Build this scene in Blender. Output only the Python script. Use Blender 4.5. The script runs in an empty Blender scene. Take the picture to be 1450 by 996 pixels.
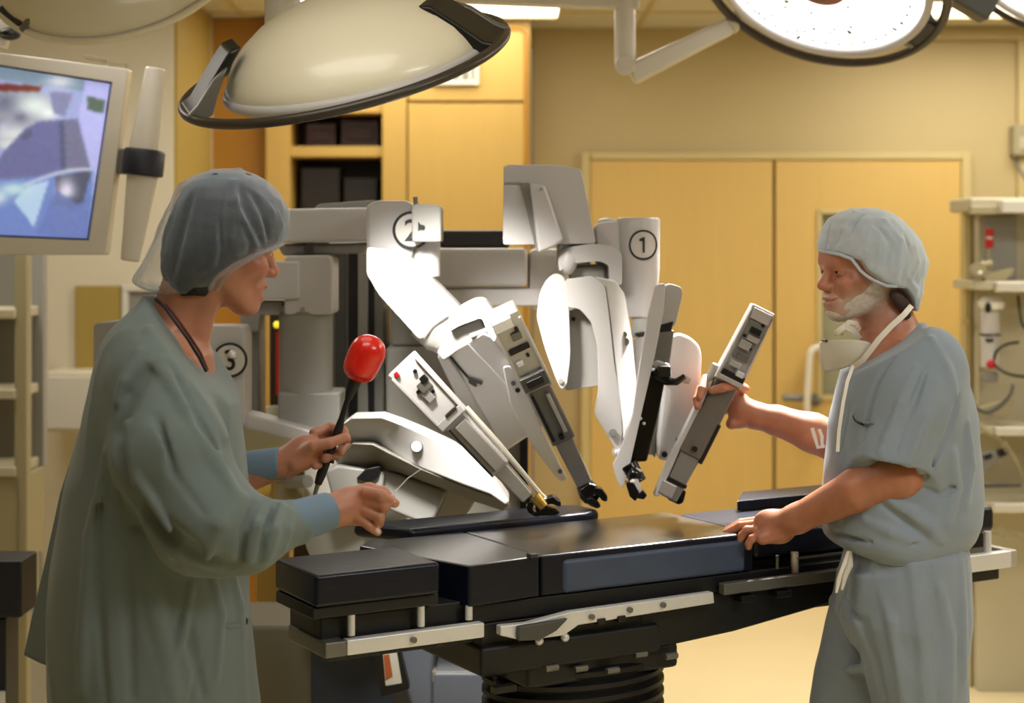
import bpy, bmesh, math, random
import numpy as np
from mathutils import Vector, Matrix, Quaternion
import time as _time
_T0 = _time.time()

# ------------------------------------------------------------------ camera
# level camera, 1450x996 frame; the horizon sits at pixel row 340
F, H, HY, CX = 2400.0, 1.68, 340.0, 725.0
SC = bpy.context.scene
COL = SC.collection
cam_data = bpy.data.cameras.new('camera')
cam = bpy.data.objects.new('camera', cam_data)
COL.objects.link(cam)
cam.location = (0, 0, H)
cam.rotation_euler = (math.pi / 2, 0, 0)
cam_data.sensor_width = 36.0
cam_data.lens = 36.0 * F / 1450.0
cam_data.shift_y = -(498.0 - HY) / 1450.0
cam_data.clip_start = 0.05
cam_data.dof.use_dof = True
cam_data.dof.focus_distance = 3.5
cam_data.dof.aperture_fstop = 3.0
SC.camera = cam

# ------------------------------------------------------------------ world, exposure
world = bpy.data.worlds.new('world')
SC.world = world
world.use_nodes = True
world.node_tree.nodes['Background'].inputs[0].default_value = (1.0, 0.93, 0.8, 1)
world.node_tree.nodes['Background'].inputs[1].default_value = 0.12
SC.view_settings.view_transform = 'Standard'
SC.view_settings.look = 'None'
SC.view_settings.exposure = 0.0
SC.view_settings.gamma = 1.0
SC.cycles.use_denoising = True
SC.cycles.max_bounces = 6
SC.cycles.sample_clamp_indirect = 6.0

# ------------------------------------------------------------------ large area lights (the recessed ceiling panels)
def ceiling_area(x, y, w, d, power, color=(1.0, 0.955, 0.885)):
    l = bpy.data.lights.new('ceiling_panel_light', 'AREA')
    l.shape = 'RECTANGLE'; l.size = w; l.size_y = d
    l.energy = power; l.color = color
    o = bpy.data.objects.new('ceiling_panel_light', l)
    o.location = (x, y, 2.672)
    COL.objects.link(o)
    return o
CEIL_Z = 2.69
PANELS = [(-0.35, 7.25, 1.1, 0.6, 9), (2.15, 7.3, 1.0, 0.5, 16),
          (-0.2, 5.9, 1.2, 0.6, 14), (2.0, 5.8, 1.2, 0.6, 15),
          (2.4, 4.2, 1.2, 0.6, 22), (-1.7, 5.2, 0.6, 1.2, 13),
          (1.7, 1.7, 1.2, 0.6, 36, (0.92, 0.96, 1.0)),
          (-0.5, 2.5, 1.2, 0.6, 4.5, (0.97, 0.97, 1.0))]  # last panel is added, out of view, to brighten the lamp dome
for p in PANELS:
    ceiling_area(*p)

# the two surgical lamps throw hard white beams: aim points are set here, the heads are modelled below
def P(px, py, Y):
    return Vector(((px - CX) * Y / F, Y, H - (py - HY) * Y / F))

def beam_light(name, loc, target, power, radius, size_deg, color=(1.0, 0.965, 0.92), blend=0.5):
    l = bpy.data.lights.new(name, 'SPOT')
    l.energy = power; l.shadow_soft_size = radius
    l.spot_size = math.radians(size_deg); l.spot_blend = blend; l.color = color
    o = bpy.data.objects.new(name, l)
    o.location = loc
    o.rotation_euler = (Vector(target) - Vector(loc)).to_track_quat('-Z', 'Y').to_euler()
    COL.objects.link(o)
    return o
# ------------------------------------------------------------------ materials
def rgb(h):
    h = h.lstrip('#')
    c = [int(h[i:i + 2], 16) / 255 for i in (0, 2, 4)]
    return tuple((x / 12.92 if x <= 0.04045 else ((x + 0.055) / 1.055) ** 2.4) for x in c) + (1,)

def mat(name, col, rough=0.5, metal=0.0, spec=0.5, noise=0.0, nscale=30.0, bump=0.0, bscale=200.0,
        sss=0.0, alpha=1.0, emit=0.0, coat=0.0, attr=None, trans=0.0, sheen=0.0, stretch=None):
    m = bpy.data.materials.new(name)
    m.use_nodes = True
    nt = m.node_tree
    b = nt.nodes['Principled BSDF']
    c = rgb(col) if isinstance(col, str) else tuple(col) + ((1,) if len(col) == 3 else ())
    b.inputs['Base Color'].default_value = c
    b.inputs['Roughness'].default_value = rough
    b.inputs['Metallic'].default_value = metal
    b.inputs['Specular IOR Level'].default_value = spec
    if coat:
        b.inputs['Coat Weight'].default_value = coat
        if coat == 1.0: b.inputs['Coat Roughness'].default_value = 0.22
    if alpha < 1: b.inputs['Alpha'].default_value = alpha
    if trans: b.inputs['Transmission Weight'].default_value = trans
    if sheen: b.inputs['Sheen Weight'].default_value = sheen
    if sss:
        b.inputs['Subsurface Weight'].default_value = sss
        b.inputs['Subsurface Radius'].default_value = (0.012, 0.004, 0.002)
        b.inputs['Subsurface Scale'].default_value = 1.0
    if emit:
        b.inputs['Emission Color'].default_value = c
        b.inputs['Emission Strength'].default_value = emit
    src = None
    if attr:
        a = nt.nodes.new('ShaderNodeVertexColor'); a.layer_name = attr
        src = a.outputs['Color']
        if emit: nt.links.new(src, b.inputs['Emission Color'])
    tc = None
    if noise or bump:
        tc = nt.nodes.new('ShaderNodeTexCoord')
        vec = tc.outputs['Object']
        if stretch:
            mp = nt.nodes.new('ShaderNodeMapping'); mp.inputs['Scale'].default_value = stretch
            nt.links.new(vec, mp.inputs['Vector']); vec = mp.outputs['Vector']
    if noise:
        n = nt.nodes.new('ShaderNodeTexNoise'); n.inputs['Scale'].default_value = nscale
        n.inputs['Detail'].default_value = 5
        nt.links.new(vec, n.inputs['Vector'])
        mr = nt.nodes.new('ShaderNodeMapRange')
        mr.inputs['To Min'].default_value = 1 - noise; mr.inputs['To Max'].default_value = 1 + noise
        nt.links.new(n.outputs['Fac'], mr.inputs['Value'])
        mx = nt.nodes.new('ShaderNodeVectorMath'); mx.operation = 'SCALE'
        if src is not None: nt.links.new(src, mx.inputs[0])
        else: mx.inputs[0].default_value = c[:3]
        nt.links.new(mr.outputs['Result'], mx.inputs['Scale'])
        src = mx.outputs['Vector']
    if src is not None: nt.links.new(src, b.inputs['Base Color'])
    if bump:
        n2 = nt.nodes.new('ShaderNodeTexNoise'); n2.inputs['Scale'].default_value = bscale
        n2.inputs['Detail'].default_value = 4
        nt.links.new(vec, n2.inputs['Vector'])
        bp = nt.nodes.new('ShaderNodeBump'); bp.inputs['Strength'].default_value = bump
        bp.inputs['Distance'].default_value = 0.002
        nt.links.new(n2.outputs['Fac'], bp.inputs['Height'])
        nt.links.new(bp.outputs['Normal'], b.inputs['Normal'])
    return m

M = {}
M['wall'] = mat('wall_paint', '#b8a677', 0.6, noise=0.03, nscale=2, bump=0.15, bscale=150)
M['wall_pale'] = mat('wall_pale_paint', '#d2c8b0', 0.65, noise=0.03, nscale=2, bump=0.15, bscale=150)
M['mustard'] = mat('mustard_paint', '#9f8740', 0.6, noise=0.03, nscale=3)
M['ceiling'] = mat('ceiling_tile', '#c9c3ae', 0.8, noise=0.03, nscale=5)
M['floor'] = mat('floor_vinyl', '#efdfb2', 0.32, noise=0.05, nscale=3, bump=0.05, bscale=40)
M['door'] = mat('door_laminate', '#cba95f', 0.5, noise=0.05, nscale=6, stretch=(6, 6, 0.5))
M['cabinet'] = mat('cabinet_laminate', '#bd9a4e', 0.5, noise=0.05, nscale=6, stretch=(5, 5, 0.6))
M['cabinet_shaded'] = mat('cabinet_shaded_laminate', '#ad7a24', 0.5, noise=0.05, nscale=6, stretch=(5, 5, 0.6))  # copy of the laminate with the side panel's shadow put into its colour
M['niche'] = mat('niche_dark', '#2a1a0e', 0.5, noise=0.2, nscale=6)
M['trim'] = mat('cream_trim', '#c0ae78', 0.5)
M['panel'] = mat('lamp_panel', (1.0, 0.93, 0.78), 0.5, emit=3.0)
M['plastic'] = mat('white_plastic', '#bfbcb9', 0.38, noise=0.02, nscale=8)
M['plastic_grey'] = mat('grey_plastic', '#93918b', 0.42, noise=0.03, nscale=8)
M['plastic_mid'] = mat('mid_grey_plastic', '#807d75', 0.45, noise=0.03, nscale=8)
M['plastic_dark'] = mat('dark_grey_plastic', '#4a4a46', 0.45, noise=0.04, nscale=8)
M['base_blue'] = mat('blue_grey_plastic', '#5a5e66', 0.5, noise=.03, nscale=6)
M['base_navy'] = mat('dark_navy_plastic', '#262d3a', 0.5)
M['base_olive'] = mat('olive_grey_plastic', '#6f6b5a', 0.5, noise=.05, nscale=4)
M['black'] = mat('black_plastic', '#0b0b0c', 0.4)
M['gloss_black'] = mat('gloss_black', '#0a0a0b', 0.18)
M['alloy'] = mat('brushed_alloy', '#bdbbb6', 0.38, metal=0.5, noise=0.06, nscale=30, stretch=(1, 1, 8))
M['alloy_dark'] = mat('dark_alloy', '#77756e', 0.4, metal=0.5, noise=0.06, nscale=30)
M['steel'] = mat('stainless_steel', '#e4e4e4', 0.36, metal=0.35, noise=0.05, nscale=20)
M['vinyl'] = mat('black_navy_vinyl', '#0a1020', 0.32, spec=0.4, noise=0.15, nscale=20, bump=0.25, bscale=90)
M['vinyl_top'] = mat('shiny_black_vinyl', '#100e0d', 0.3, spec=1.0, coat=1.0, bump=0.12, bscale=9, stretch=(1, 3, 1))
M['vinyl_side'] = mat('worn_lit_navy_vinyl', '#3f4b62', 0.45, noise=0.25, nscale=14, bump=0.3, bscale=60)  # navy raised in colour for the light falling on the front
M['table_metal'] = mat('charcoal_enamel', '#0e0f11', 0.5, noise=0.1, nscale=12)
M['rubber'] = mat('black_rubber', '#090a0b', 0.5)
M['ink'] = mat('black_ink', '#12100f', 0.5)
M['badge'] = mat('badge_white', '#c9c4bb', 0.45)
M['red'] = mat('red_gloss', '#dd2016', 0.25, noise=0.12, nscale=25, coat=0.3)
M['red_plastic'] = mat('red_plastic', '#b3141a', 0.4)
M['beige_metal'] = mat('beige_equipment', '#b5ad92', 0.45, noise=0.04, nscale=5)
M['beige_light'] = mat('pale_equipment', '#cbc6b8', 0.45)
M['khaki'] = mat('khaki_equipment', '#9b9170', 0.55)
M['navy'] = mat('navy_plastic', '#10141f', 0.5)
M['lamp_shell'] = mat('lamp_shell', '#e8e0c6', 0.34, noise=0.03, nscale=4, coat=0.3)
M['lamp_rim'] = mat('lamp_rim', '#3a3229', 0.35)
M['tube_white'] = mat('white_enamel_tube', '#d8d2c2', 0.3)
M['glass_pane'] = mat('door_glass', '#a9a98a', 0.15, alpha=0.55)
M['brass'] = mat('brass', '#d9b25c', 0.3, metal=0.9)
M['paper'] = mat('mask_fabric', '#cfc9b6', 0.8, bump=0.2, bscale=120)
M['tie'] = mat('white_tie', '#e6dccb', 0.7)

# ------------------------------------------------------------------ object helpers
def link(name, me, m=None, parent=None):
    o = bpy.data.objects.new(name, me)
    COL.objects.link(o)
    if m is not None:
        for mm in (m if isinstance(m, (list, tuple)) else [m]):
            me.materials.append(mm)
    if parent is not None:
        o.parent = parent
        o.matrix_parent_inverse = parent.matrix_world.inverted() if parent.type == 'EMPTY' else Matrix.Identity(4)
    return o

def tag(o, label=None, cat=None, group=None, kind=None):
    if label: o['label'] = label
    if cat: o['category'] = cat
    if group: o['group'] = group
    if kind: o['kind'] = kind
    return o

def thing(name, label, cat, loc=(0, 0, 0), group=None):
    o = bpy.data.objects.new(name, None)
    COL.objects.link(o)
    o.location = loc
    o.empty_display_size = 0.1
    o.matrix_world = Matrix.Translation(Vector(loc))
    return tag(o, label, cat, group)

def frame_from(p0, p1, up=(0, 0, 1)):
    """matrix whose Z runs p0->p1, X is 'side', origin p0"""
    z = (Vector(p1) - Vector(p0)).normalized()
    u = Vector(up)
    if abs(z.dot(u)) > 0.98: u = Vector((0, 1, 0))
    x = u.cross(z).normalized()
    y = z.cross(x)
    m = Matrix((x, y, z)).transposed().to_4x4()
    m.translation = Vector(p0)
    return m

class MB:
    def __init__(s):
        s.bm = bmesh.new()
    def faces_from(s, vs, fs, mi=0):
        bv = [s.bm.verts.new(v) for v in vs]
        out = []
        for f in fs:
            try:
                ff = s.bm.faces.new([bv[i] for i in f]); ff.material_index = mi; out.append(ff)
            except ValueError:
                pass
        return bv
    def box(s, c, size, m=None, mi=0, taper=1.0):
        """axis box centred c; m = optional 4x4 applied; taper scales the +Z end"""
        hx, hy, hz = size[0] / 2, size[1] / 2, size[2] / 2
        vs = []
        for z in (-hz, hz):
            k = taper if z > 0 else 1.0
            vs += [Vector((-hx * k, -hy * k, z)), Vector((hx * k, -hy * k, z)), Vector((hx * k, hy * k, z)), Vector((-hx * k, hy * k, z))]
        vs = [v + Vector(c) for v in vs]
        if m is not None: vs = [m @ v for v in vs]
        s.faces_from(vs, [(3, 2, 1, 0), (4, 5, 6, 7), (0, 1, 5, 4), (1, 2, 6, 5), (2, 3, 7, 6), (3, 0, 4, 7)], mi)
        return s
    def beam(s, p0, p1, w, d, up=(0, 1, 0), taper=1.0, mi=0):
        """box along p0->p1. w across (perpendicular to up), d along up"""
        L = (Vector(p1) - Vector(p0)).length
        z = (Vector(p1) - Vector(p0)).normalized(); u = Vector(up)
        x = u.cross(z).normalized(); y = z.cross(x)
        m = Matrix((x, y, z)).transposed().to_4x4(); m.translation = (Vector(p0) + Vector(p1)) / 2
        return s.box((0, 0, 0), (w, d, L), m, mi, taper)
    def cyl(s, p0, p1, r0, r1=None, n=24, mi=0, caps=True):
        r1 = r0 if r1 is None else r1
        m = frame_from(p0, p1); L = (Vector(p1) - Vector(p0)).length
        return s.lathe([(r0, 0), (r1, L)], m, n, mi, caps)
    def lathe(s, prof, m=None, n=32, mi=0, caps=True, sy=1.0):
        m = m or Matrix.Identity(4)
        rings = []
        for r, z in prof:
            if r < 1e-6:
                rings.append([s.bm.verts.new(m @ Vector((0, 0, z)))])
            else:
                rings.append([s.bm.verts.new(m @ Vector((r * math.cos(2 * math.pi * i / n), sy * r * math.sin(2 * math.pi * i / n), z))) for i in range(n)])
        for a, b in zip(rings, rings[1:]):
            for i in range(n):
                j = (i + 1) % n
                if len(a) == 1 and len(b) == 1: continue
                if len(a) == 1: f = [a[0], b[j], b[i]][::-1]; f = [a[0], b[j], b[i]]
                elif len(b) == 1: f = [a[i], a[j], b[0]]
                else: f = [a[i], a[j], b[j], b[i]]
                try: s.bm.faces.new(f).material_index = mi
                except ValueError: pass
        if caps:
            if len(rings[0]) > 1: s.bm.faces.new(rings[0][::-1]).material_index = mi
            if len(rings[-1]) > 1: s.bm.faces.new(rings[-1]).material_index = mi
        return s
    def prism(s, pts, ext, mi=0):
        """polygon of 3D points extruded by vector ext"""
        e = Vector(ext); n = len(pts)
        a = [s.bm.verts.new(Vector(p)) for p in pts]
        b = [s.bm.verts.new(Vector(p) + e) for p in pts]
        fs = [s.bm.faces.new(a), s.bm.faces.new(b[::-1])]
        for i in range(n):
            j = (i + 1) % n
            fs.append(s.bm.faces.new([a[j], a[i], b[i], b[j]]))
        for f in fs: f.material_index = mi
        bmesh.ops.recalc_face_normals(s.bm, faces=fs)
        return s
    def tube(s, pts, r, n=10, mi=0, closed=False):
        pts = [Vector(p) for p in pts]
        rs = r if isinstance(r, (list, tuple)) else [r] * len(pts)
        rings = []; prev = None
        N = len(pts)
        for i, p in enumerate(pts):
            if closed: t = (pts[(i + 1) % N] - pts[i - 1]).normalized()
            else: t = (pts[min(i + 1, N - 1)] - pts[max(i - 1, 0)]).normalized()
            if prev is None:
                x = t.orthogonal().normalized()
            else:
                x = (prev - t * prev.dot(t)).normalized()
            prev = x; y = t.cross(x)
            rings.append([s.bm.verts.new(p + rs[i] * (x * math.cos(2 * math.pi * k / n) + y * math.sin(2 * math.pi * k / n))) for k in range(n)])
        seq = list(zip(rings, rings[1:])) + ([(rings[-1], rings[0])] if closed else [])
        for a, b in seq:
            for k in range(n):
                j = (k + 1) % n
                s.bm.faces.new([a[k], a[j], b[j], b[k]]).material_index = mi
        if not closed:
            s.bm.faces.new(rings[0][::-1]).material_index = mi
            s.bm.faces.new(rings[-1]).material_index = mi
        return s
    def ball(s, c, r, m=None, n=20, mi=0):
        c = Vector(c); rr = r if isinstance(r, (tuple, list)) else (r, r, r)
        prof = []
        k = n // 2
        mm = Matrix.Translation(c) @ (m or Matrix.Identity(4)) @ Matrix.Diagonal((rr[0], rr[1], rr[2], 1))
        prof = [(math.sin(math.pi * i / k), -math.cos(math.pi * i / k)) for i in range(k + 1)]
        prof[0] = (0, -1); prof[-1] = (0, 1)
        return s.lathe(prof, mm, n, mi, False)
    def build(s, name, m, parent=None, bevel=0.0, seg=2, smooth=True, angle=35, label=None):
        me = bpy.data.meshes.new(name)
        bmesh.ops.recalc_face_normals(s.bm, faces=s.bm.faces)
        s.bm.to_mesh(me); s.bm.free()
        o = link(name, me, m, parent)
        if smooth:
            me.polygons.foreach_set('use_smooth', [True] * len(me.polygons))
            if not bevel: me.set_sharp_from_angle(angle=math.radians(angle))
        if bevel:
            b = o.modifiers.new('bevel', 'BEVEL')
            b.width = bevel; b.segments = seg; b.limit_method = 'ANGLE'; b.angle_limit = math.radians(angle)
            b.harden_normals = True
            b.use_clamp_overlap = True
        if label: o['label'] = label
        return o

def structure(o, label=None):
    o['kind'] = 'structure'
    if label: o['label'] = label
    return o

def pix(pts, Y, dy=None):
    """pixel outline -> 3D points; Y a number or function of (px,py)"""
    out = []
    for q in pts:
        y = Y(q[0], q[1]) if callable(Y) else Y
        if len(q) > 2: y = q[2]
        out.append(P(q[0], q[1], y))
    return out

def rounded(pts, r=6, n=3, skip=()):
    """round the corners of a pixel polygon"""
    out = []
    N = len(pts)
    for i in range(N):
        p = Vector(pts[i][:2]); a = Vector(pts[i - 1][:2]); b = Vector(pts[(i + 1) % N][:2])
        da, db = (a - p), (b - p)
        rr = min(r, da.length * 0.45, db.length * 0.45)
        if i in skip or rr < 0.5:
            out.append(tuple(p)); continue
        A = p + da.normalized() * rr; B = p + db.normalized() * rr
        for k in range(n + 1):
            t = k / n
            q = A * (1 - t) ** 2 + p * 2 * t * (1 - t) + B * t * t
            out.append(tuple(q))
    return out

def slab(name, pts, Y, thick, m, parent=None, bevel=0.004, r=0, ext=None, label=None, seg=2):
    """a plate with the outline pts (pixels, at depth Y) and real thickness going back"""
    if r: pts = rounded(pts, r)
    b = MB().prism(pix(pts, Y), ext or (0, thick, 0))
    return b.build(name, m, parent, bevel=bevel, seg=seg, label=label)

def copy_tree(o, parent=None):
    c = o.copy(); COL.objects.link(c)
    if parent is not None: c.parent = parent
    for ch in list(o.children):
        copy_tree(ch, c)
    return c
# ------------------------------------------------------------------ the room
WB = 8.06     # back wall plane (double doors)
CB = 7.60     # built-in cabinet front
WL = 6.80     # left wall plane facing the camera
def xat(px, Y): return (px - CX) * Y / F
def zat(py, Y): return H - (py - HY) * Y / F

b = MB(); b.box((0, 3.0, -0.05), (9.0, 12.0, 0.1)); structure(b.build('floor', M['floor'], smooth=False))
b = MB(); b.box((0, 3.0, CEIL_Z + 0.05), (9.0, 12.0, 0.1)); structure(b.build('ceiling', M['ceiling'], smooth=False))
b = MB(); b.box((2.3, WB + 0.1, CEIL_Z / 2), (4.4, 0.2, CEIL_Z)); structure(b.build('wall_back', M['wall'], smooth=False))
xl = xat(245, WL)
b = MB(); b.box(((xl - 4.5) / 2, WL + 0.45, CEIL_Z / 2), (xl + 4.5, 0.9, CEIL_Z))
wl = structure(b.build('wall_left', M['wall_pale'], smooth=False))
# mustard return face on the corner of the left wall
b = MB(); b.box((xl + 0.006, WL + 0.41, CEIL_Z / 2), (0.012, 0.78, CEIL_Z)); structure(b.build('trim_1', M['mustard'], smooth=False))
b = MB(); b.box((4.5, 3.0, CEIL_Z / 2), (0.1, 12.0, CEIL_Z)); structure(b.build('wall_right', M['wall'], smooth=False))
b = MB(); b.box((-4.5, 3.0, CEIL_Z / 2), (0.1, 12.0, CEIL_Z)); structure(b.build('wall_far_left', M['wall_pale'], smooth=False))
b = MB(); b.box((0, -3.0, CEIL_Z / 2), (9.0, 0.1, CEIL_Z)); structure(b.build('wall_front', M['wall'], smooth=False))
b = MB(); b.box((2.3, WB - 0.012, 0.072), (4.3, 0.024, 0.144)); structure(b.build('baseboard_back', M['trim'], bevel=0.004))
b = MB(); b.box(((xl - 4.5) / 2, WL - 0.012, 0.13), (xl + 4.5, 0.024, 0.26)); structure(b.build('baseboard_left', M['trim'], bevel=0.004))

# recessed ceiling panels
for i, p in enumerate(PANELS):
    x, y, w, d = p[:4]
    b = MB(); b.box((x, y, CEIL_Z - 0.008), (w, d, 0.016))
    o = b.build('ceiling_light', M['panel'], smooth=False)
    names = ['square ceiling light panel glowing above the tall yellow cabinets', 'ceiling light panel by the back wall above the double doors',
             'ceiling light panel in the middle of the room behind the left lamp', 'ceiling light panel in front of the double doors',
             'ceiling light panel above the man in grey scrubs', 'narrow ceiling light panel over the left wall', 'cool white ceiling light panel on the near right side of the room', 'added ceiling light panel, out of view, that brightens the lamp dome above the gowned person']
    tag(o, names[i], 'ceiling light')
    b = MB()
    t = 0.02
    for sx in (-1, 1): b.box((x + sx * (w / 2 + t / 2), y, CEIL_Z - 0.011), (t, d + 2 * t, 0.022))
    for sy in (-1, 1): b.box((x, y + sy * (d / 2 + t / 2), CEIL_Z - 0.011), (w, t, 0.022))
    b.build('light_frame', M['trim'], o, smooth=False)
# ceiling tiles: the grid near the back wall, where it is in view
b = MB()
for k in range(-6, 9):
    b.box((k * 0.6, 5.6, CEIL_Z - 0.003), (0.022, 4.8, 0.006))
for k in range(8):
    b.box((0.9, 3.3 + k * 0.6, CEIL_Z - 0.003), (9, 0.022, 0.006))
g = b.build('trim_2', M['trim'], smooth=False); structure(g)

# ------------------------------------------------------------------ double doors
dz = zat(228, WB)
def door_leaf(n, x0, x1, label):
    X0, X1 = xat(x0, WB), xat(x1, WB)
    b = MB()
    win = None
    if n == 2:
        wx0, wx1, wz0, wz1 = xat(1158, WB), xat(1232, WB), zat(562, WB), zat(300, WB)
        win = (wx0, wx1, wz0, wz1)
        # leaf as four pieces round the vision panel
        b.box(((X0 + wx0) / 2, WB - 0.02, dz / 2), (wx0 - X0, 0.04, dz))
        b.box(((X1 + wx1) / 2, WB - 0.02, dz / 2), (X1 - wx1, 0.04, dz))
        b.box(((wx0 + wx1) / 2, WB - 0.02, wz0 / 2), (wx1 - wx0, 0.04, wz0))
        b.box(((wx0 + wx1) / 2, WB - 0.02, (wz1 + dz) / 2), (wx1 - wx0, 0.04, dz - wz1))
    else:
        b.box(((X0 + X1) / 2, WB - 0.02, dz / 2), (X1 - X0, 0.04, dz))
    o = structure(b.build('door_%d' % n, M['door'], smooth=False), label)
    if win:
        wx0, wx1, wz0, wz1 = win
        b = MB(); b.box(((wx0 + wx1) / 2, WB - 0.015, (wz0 + wz1) / 2), (wx1 - wx0, 0.008, wz1 - wz0))
        b.build('window_pane', M['glass_pane'], o, smooth=False)
        b = MB()
        t = 0.022
        for x in (wx0, wx1): b.box((x, WB - 0.044, (wz0 + wz1) / 2), (t, 0.016, wz1 - wz0 + t))
        for z in (wz0, wz1): b.box(((wx0 + wx1) / 2, WB - 0.044, z), (wx1 - wx0, 0.016, t))
        b.build('window_frame', M['trim'], o, bevel=0.003)
        # lever handle and the bent white pull bar
        b = MB()
        b.cyl((xat(1152, WB), WB - 0.04, zat(565, WB)), (xat(1152, WB), WB - 0.052, zat(565, WB)), 0.03)
        b.tube([P(1152, 565, WB - 0.05), P(1152, 565, WB - 0.10), P(1146, 565, WB - 0.11), P(1108, 563, WB - 0.11)], 0.018, 12)
        b.build('door_handle', M['alloy_dark'], o, angle=50)
        Yp = WB - 0.13
        b = MB()
        b.tube([P(1170, 492, Yp + .09), P(1160, 492, Yp + 0.02), P(1151, 494, Yp), P(1147, 502, Yp), P(1143, 560, Yp), P(1142, 620, Yp), P(1146, 630, Yp + 0.03), P(1158, 632, Yp + .09)], 0.017, 12)
        b.build('pull_bar', M['tube_white'], o, angle=60)
        b = MB(); b.ball(P(1158, 568, WB - 0.05), 0.016); b.build('lock_knob', M['alloy_dark'], o)
    return o
door_leaf(1, 836, 1092, 'left leaf of the yellow double doors, plain')
door_leaf(2, 1097, 1357, 'right leaf of the yellow double doors, with a narrow window')
b = MB()
zt = zat(217, WB)
for x0, x1 in ((822, 835), (1358, 1372)):
    b.box((xat((x0 + x1) / 2, WB), WB - 0.025, zt / 2), (xat(x1, WB) - xat(x0, WB), 0.05, zt))
b.box((xat(1097, WB), WB - 0.025, (zat(227, WB) + zt) / 2), (xat(1358, WB) - xat(835, WB), 0.05, zt - zat(227, WB)))
structure(b.build('trim_3', M['trim'], bevel=0.006))

b = MB(); b.box(((xat(1180, WB) + xat(1600, WB)) / 2, WB - 0.04, (CEIL_Z + zat(58, WB)) / 2), (xat(1600, WB) - xat(1180, WB), 0.08, CEIL_Z - zat(58, WB))); structure(b.build('trim_4', M['wall'], bevel=0.01))
# ------------------------------------------------------------------ tall built-in cabinets on the left of the back wall
cab = thing('built_in_cabinet', 'tall yellow built-in cabinets with a dark open niche, left of the doors', 'cabinet', (xat(520, CB), CB, 0))
def cbox(name, x0, x1, y0, y1, yf, depth, m, parent=cab, bevel=0.004):
    X0, X1 = xat(x0, CB), xat(x1, CB)
    Z1 = min(zat(y0, CB), CEIL_Z - 0.002); Z0 = max(0.0, zat(y1, CB))
    b = MB(); b.box(((X0 + X1) / 2, yf + depth / 2, (Z0 + Z1) / 2), (X1 - X0, depth, Z1 - Z0))
    return b.build(name, m, parent, bevel=bevel)
cbox('side_panel', 290, 376, -60, 900, CB + 0.1, 0.35, M['cabinet_shaded'])
cbox('post', 376, 410, -60, 900, CB, 0.45, M['cabinet'])
cbox('post', 541, 576, -60, 900, CB, 0.45, M['cabinet'])
cbox('niche_header', 410, 541, -60, 160, CB + 0.01, 0.44, M['cabinet'])
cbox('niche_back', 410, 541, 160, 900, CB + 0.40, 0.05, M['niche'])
cbox('shelf', 410, 541, 207, 222, CB + 0.02, 0.38, M['cabinet'])
cbox('shelf', 410, 541, 420, 435, CB + 0.02, 0.38, M['cabinet'])
up = cbox('upper_door', 578, 742, 44, 143, CB - 0.01, 0.03, M['cabinet'])
cbox('lower_door', 578, 742, 147, 870, CB - 0.01, 0.03, M['cabinet'])
cbox('carcass', 576, 752, -60, 900, CB + 0.02, 0.43, M['cabinet'], bevel=0.008)
# side strip and the drop-down bead round the doors
b = MB(); b.tube([P(578, 40, CB - 0.012), P(736, 40, CB - 0.012), P(745, 48, CB - 0.012), P(745, 860, CB - 0.012)], 0.008, 8)
b.build('bead', M['cabinet_shaded'], cab)
# items in the niche: dim boxes on the shelf
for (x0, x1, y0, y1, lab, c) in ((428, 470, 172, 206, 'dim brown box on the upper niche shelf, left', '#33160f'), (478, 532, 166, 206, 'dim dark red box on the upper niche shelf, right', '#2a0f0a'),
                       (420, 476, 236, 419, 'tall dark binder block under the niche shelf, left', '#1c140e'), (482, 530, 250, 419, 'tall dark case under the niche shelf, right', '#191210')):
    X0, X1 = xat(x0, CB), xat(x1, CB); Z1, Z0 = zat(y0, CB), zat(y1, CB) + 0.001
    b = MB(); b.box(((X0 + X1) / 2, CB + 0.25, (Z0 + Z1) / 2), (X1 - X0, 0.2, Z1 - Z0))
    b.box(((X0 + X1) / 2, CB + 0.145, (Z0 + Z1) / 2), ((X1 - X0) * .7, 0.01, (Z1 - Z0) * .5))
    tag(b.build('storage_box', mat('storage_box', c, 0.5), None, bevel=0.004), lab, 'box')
# white framed vent on the upper door
vt = thing('air_vent', 'small white framed air vent on the upper yellow cabinet door', 'vent', P(645, 120, CB - 0.02))
b = MB()
Yv = CB - 0.018
for a, c in (((612, 84), (678, 90)), ((612, 114), (678, 120))):
    b.prism(pix([(a[0], a[1]), (c[0], a[1]), (c[0], c[1]), (a[0], c[1])], Yv), (0, -0.014, 0))
for x in (612, 672):
    b.prism(pix([(x, 90), (x + 6, 90), (x + 6, 114), (x, 114)], Yv), (0, -0.014, 0))
b.build('vent_frame', M['tube_white'], vt, smooth=False)
b = MB(); b.prism(pix([(618, 90), (672, 90), (672, 114), (618, 114)], Yv), (0, 0.006, 0)); b.build('vent_back', M['plastic_mid'], vt, smooth=False)
for k in range(4):
    b = MB(); x = 622 + k * 14
    b.prism(pix([(x, 90), (x + 4, 90), (x + 4, 114), (x, 114)], Yv), (0, -0.008, 0)); b.build('vent_slat', M['beige_light'], vt, smooth=False)

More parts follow.
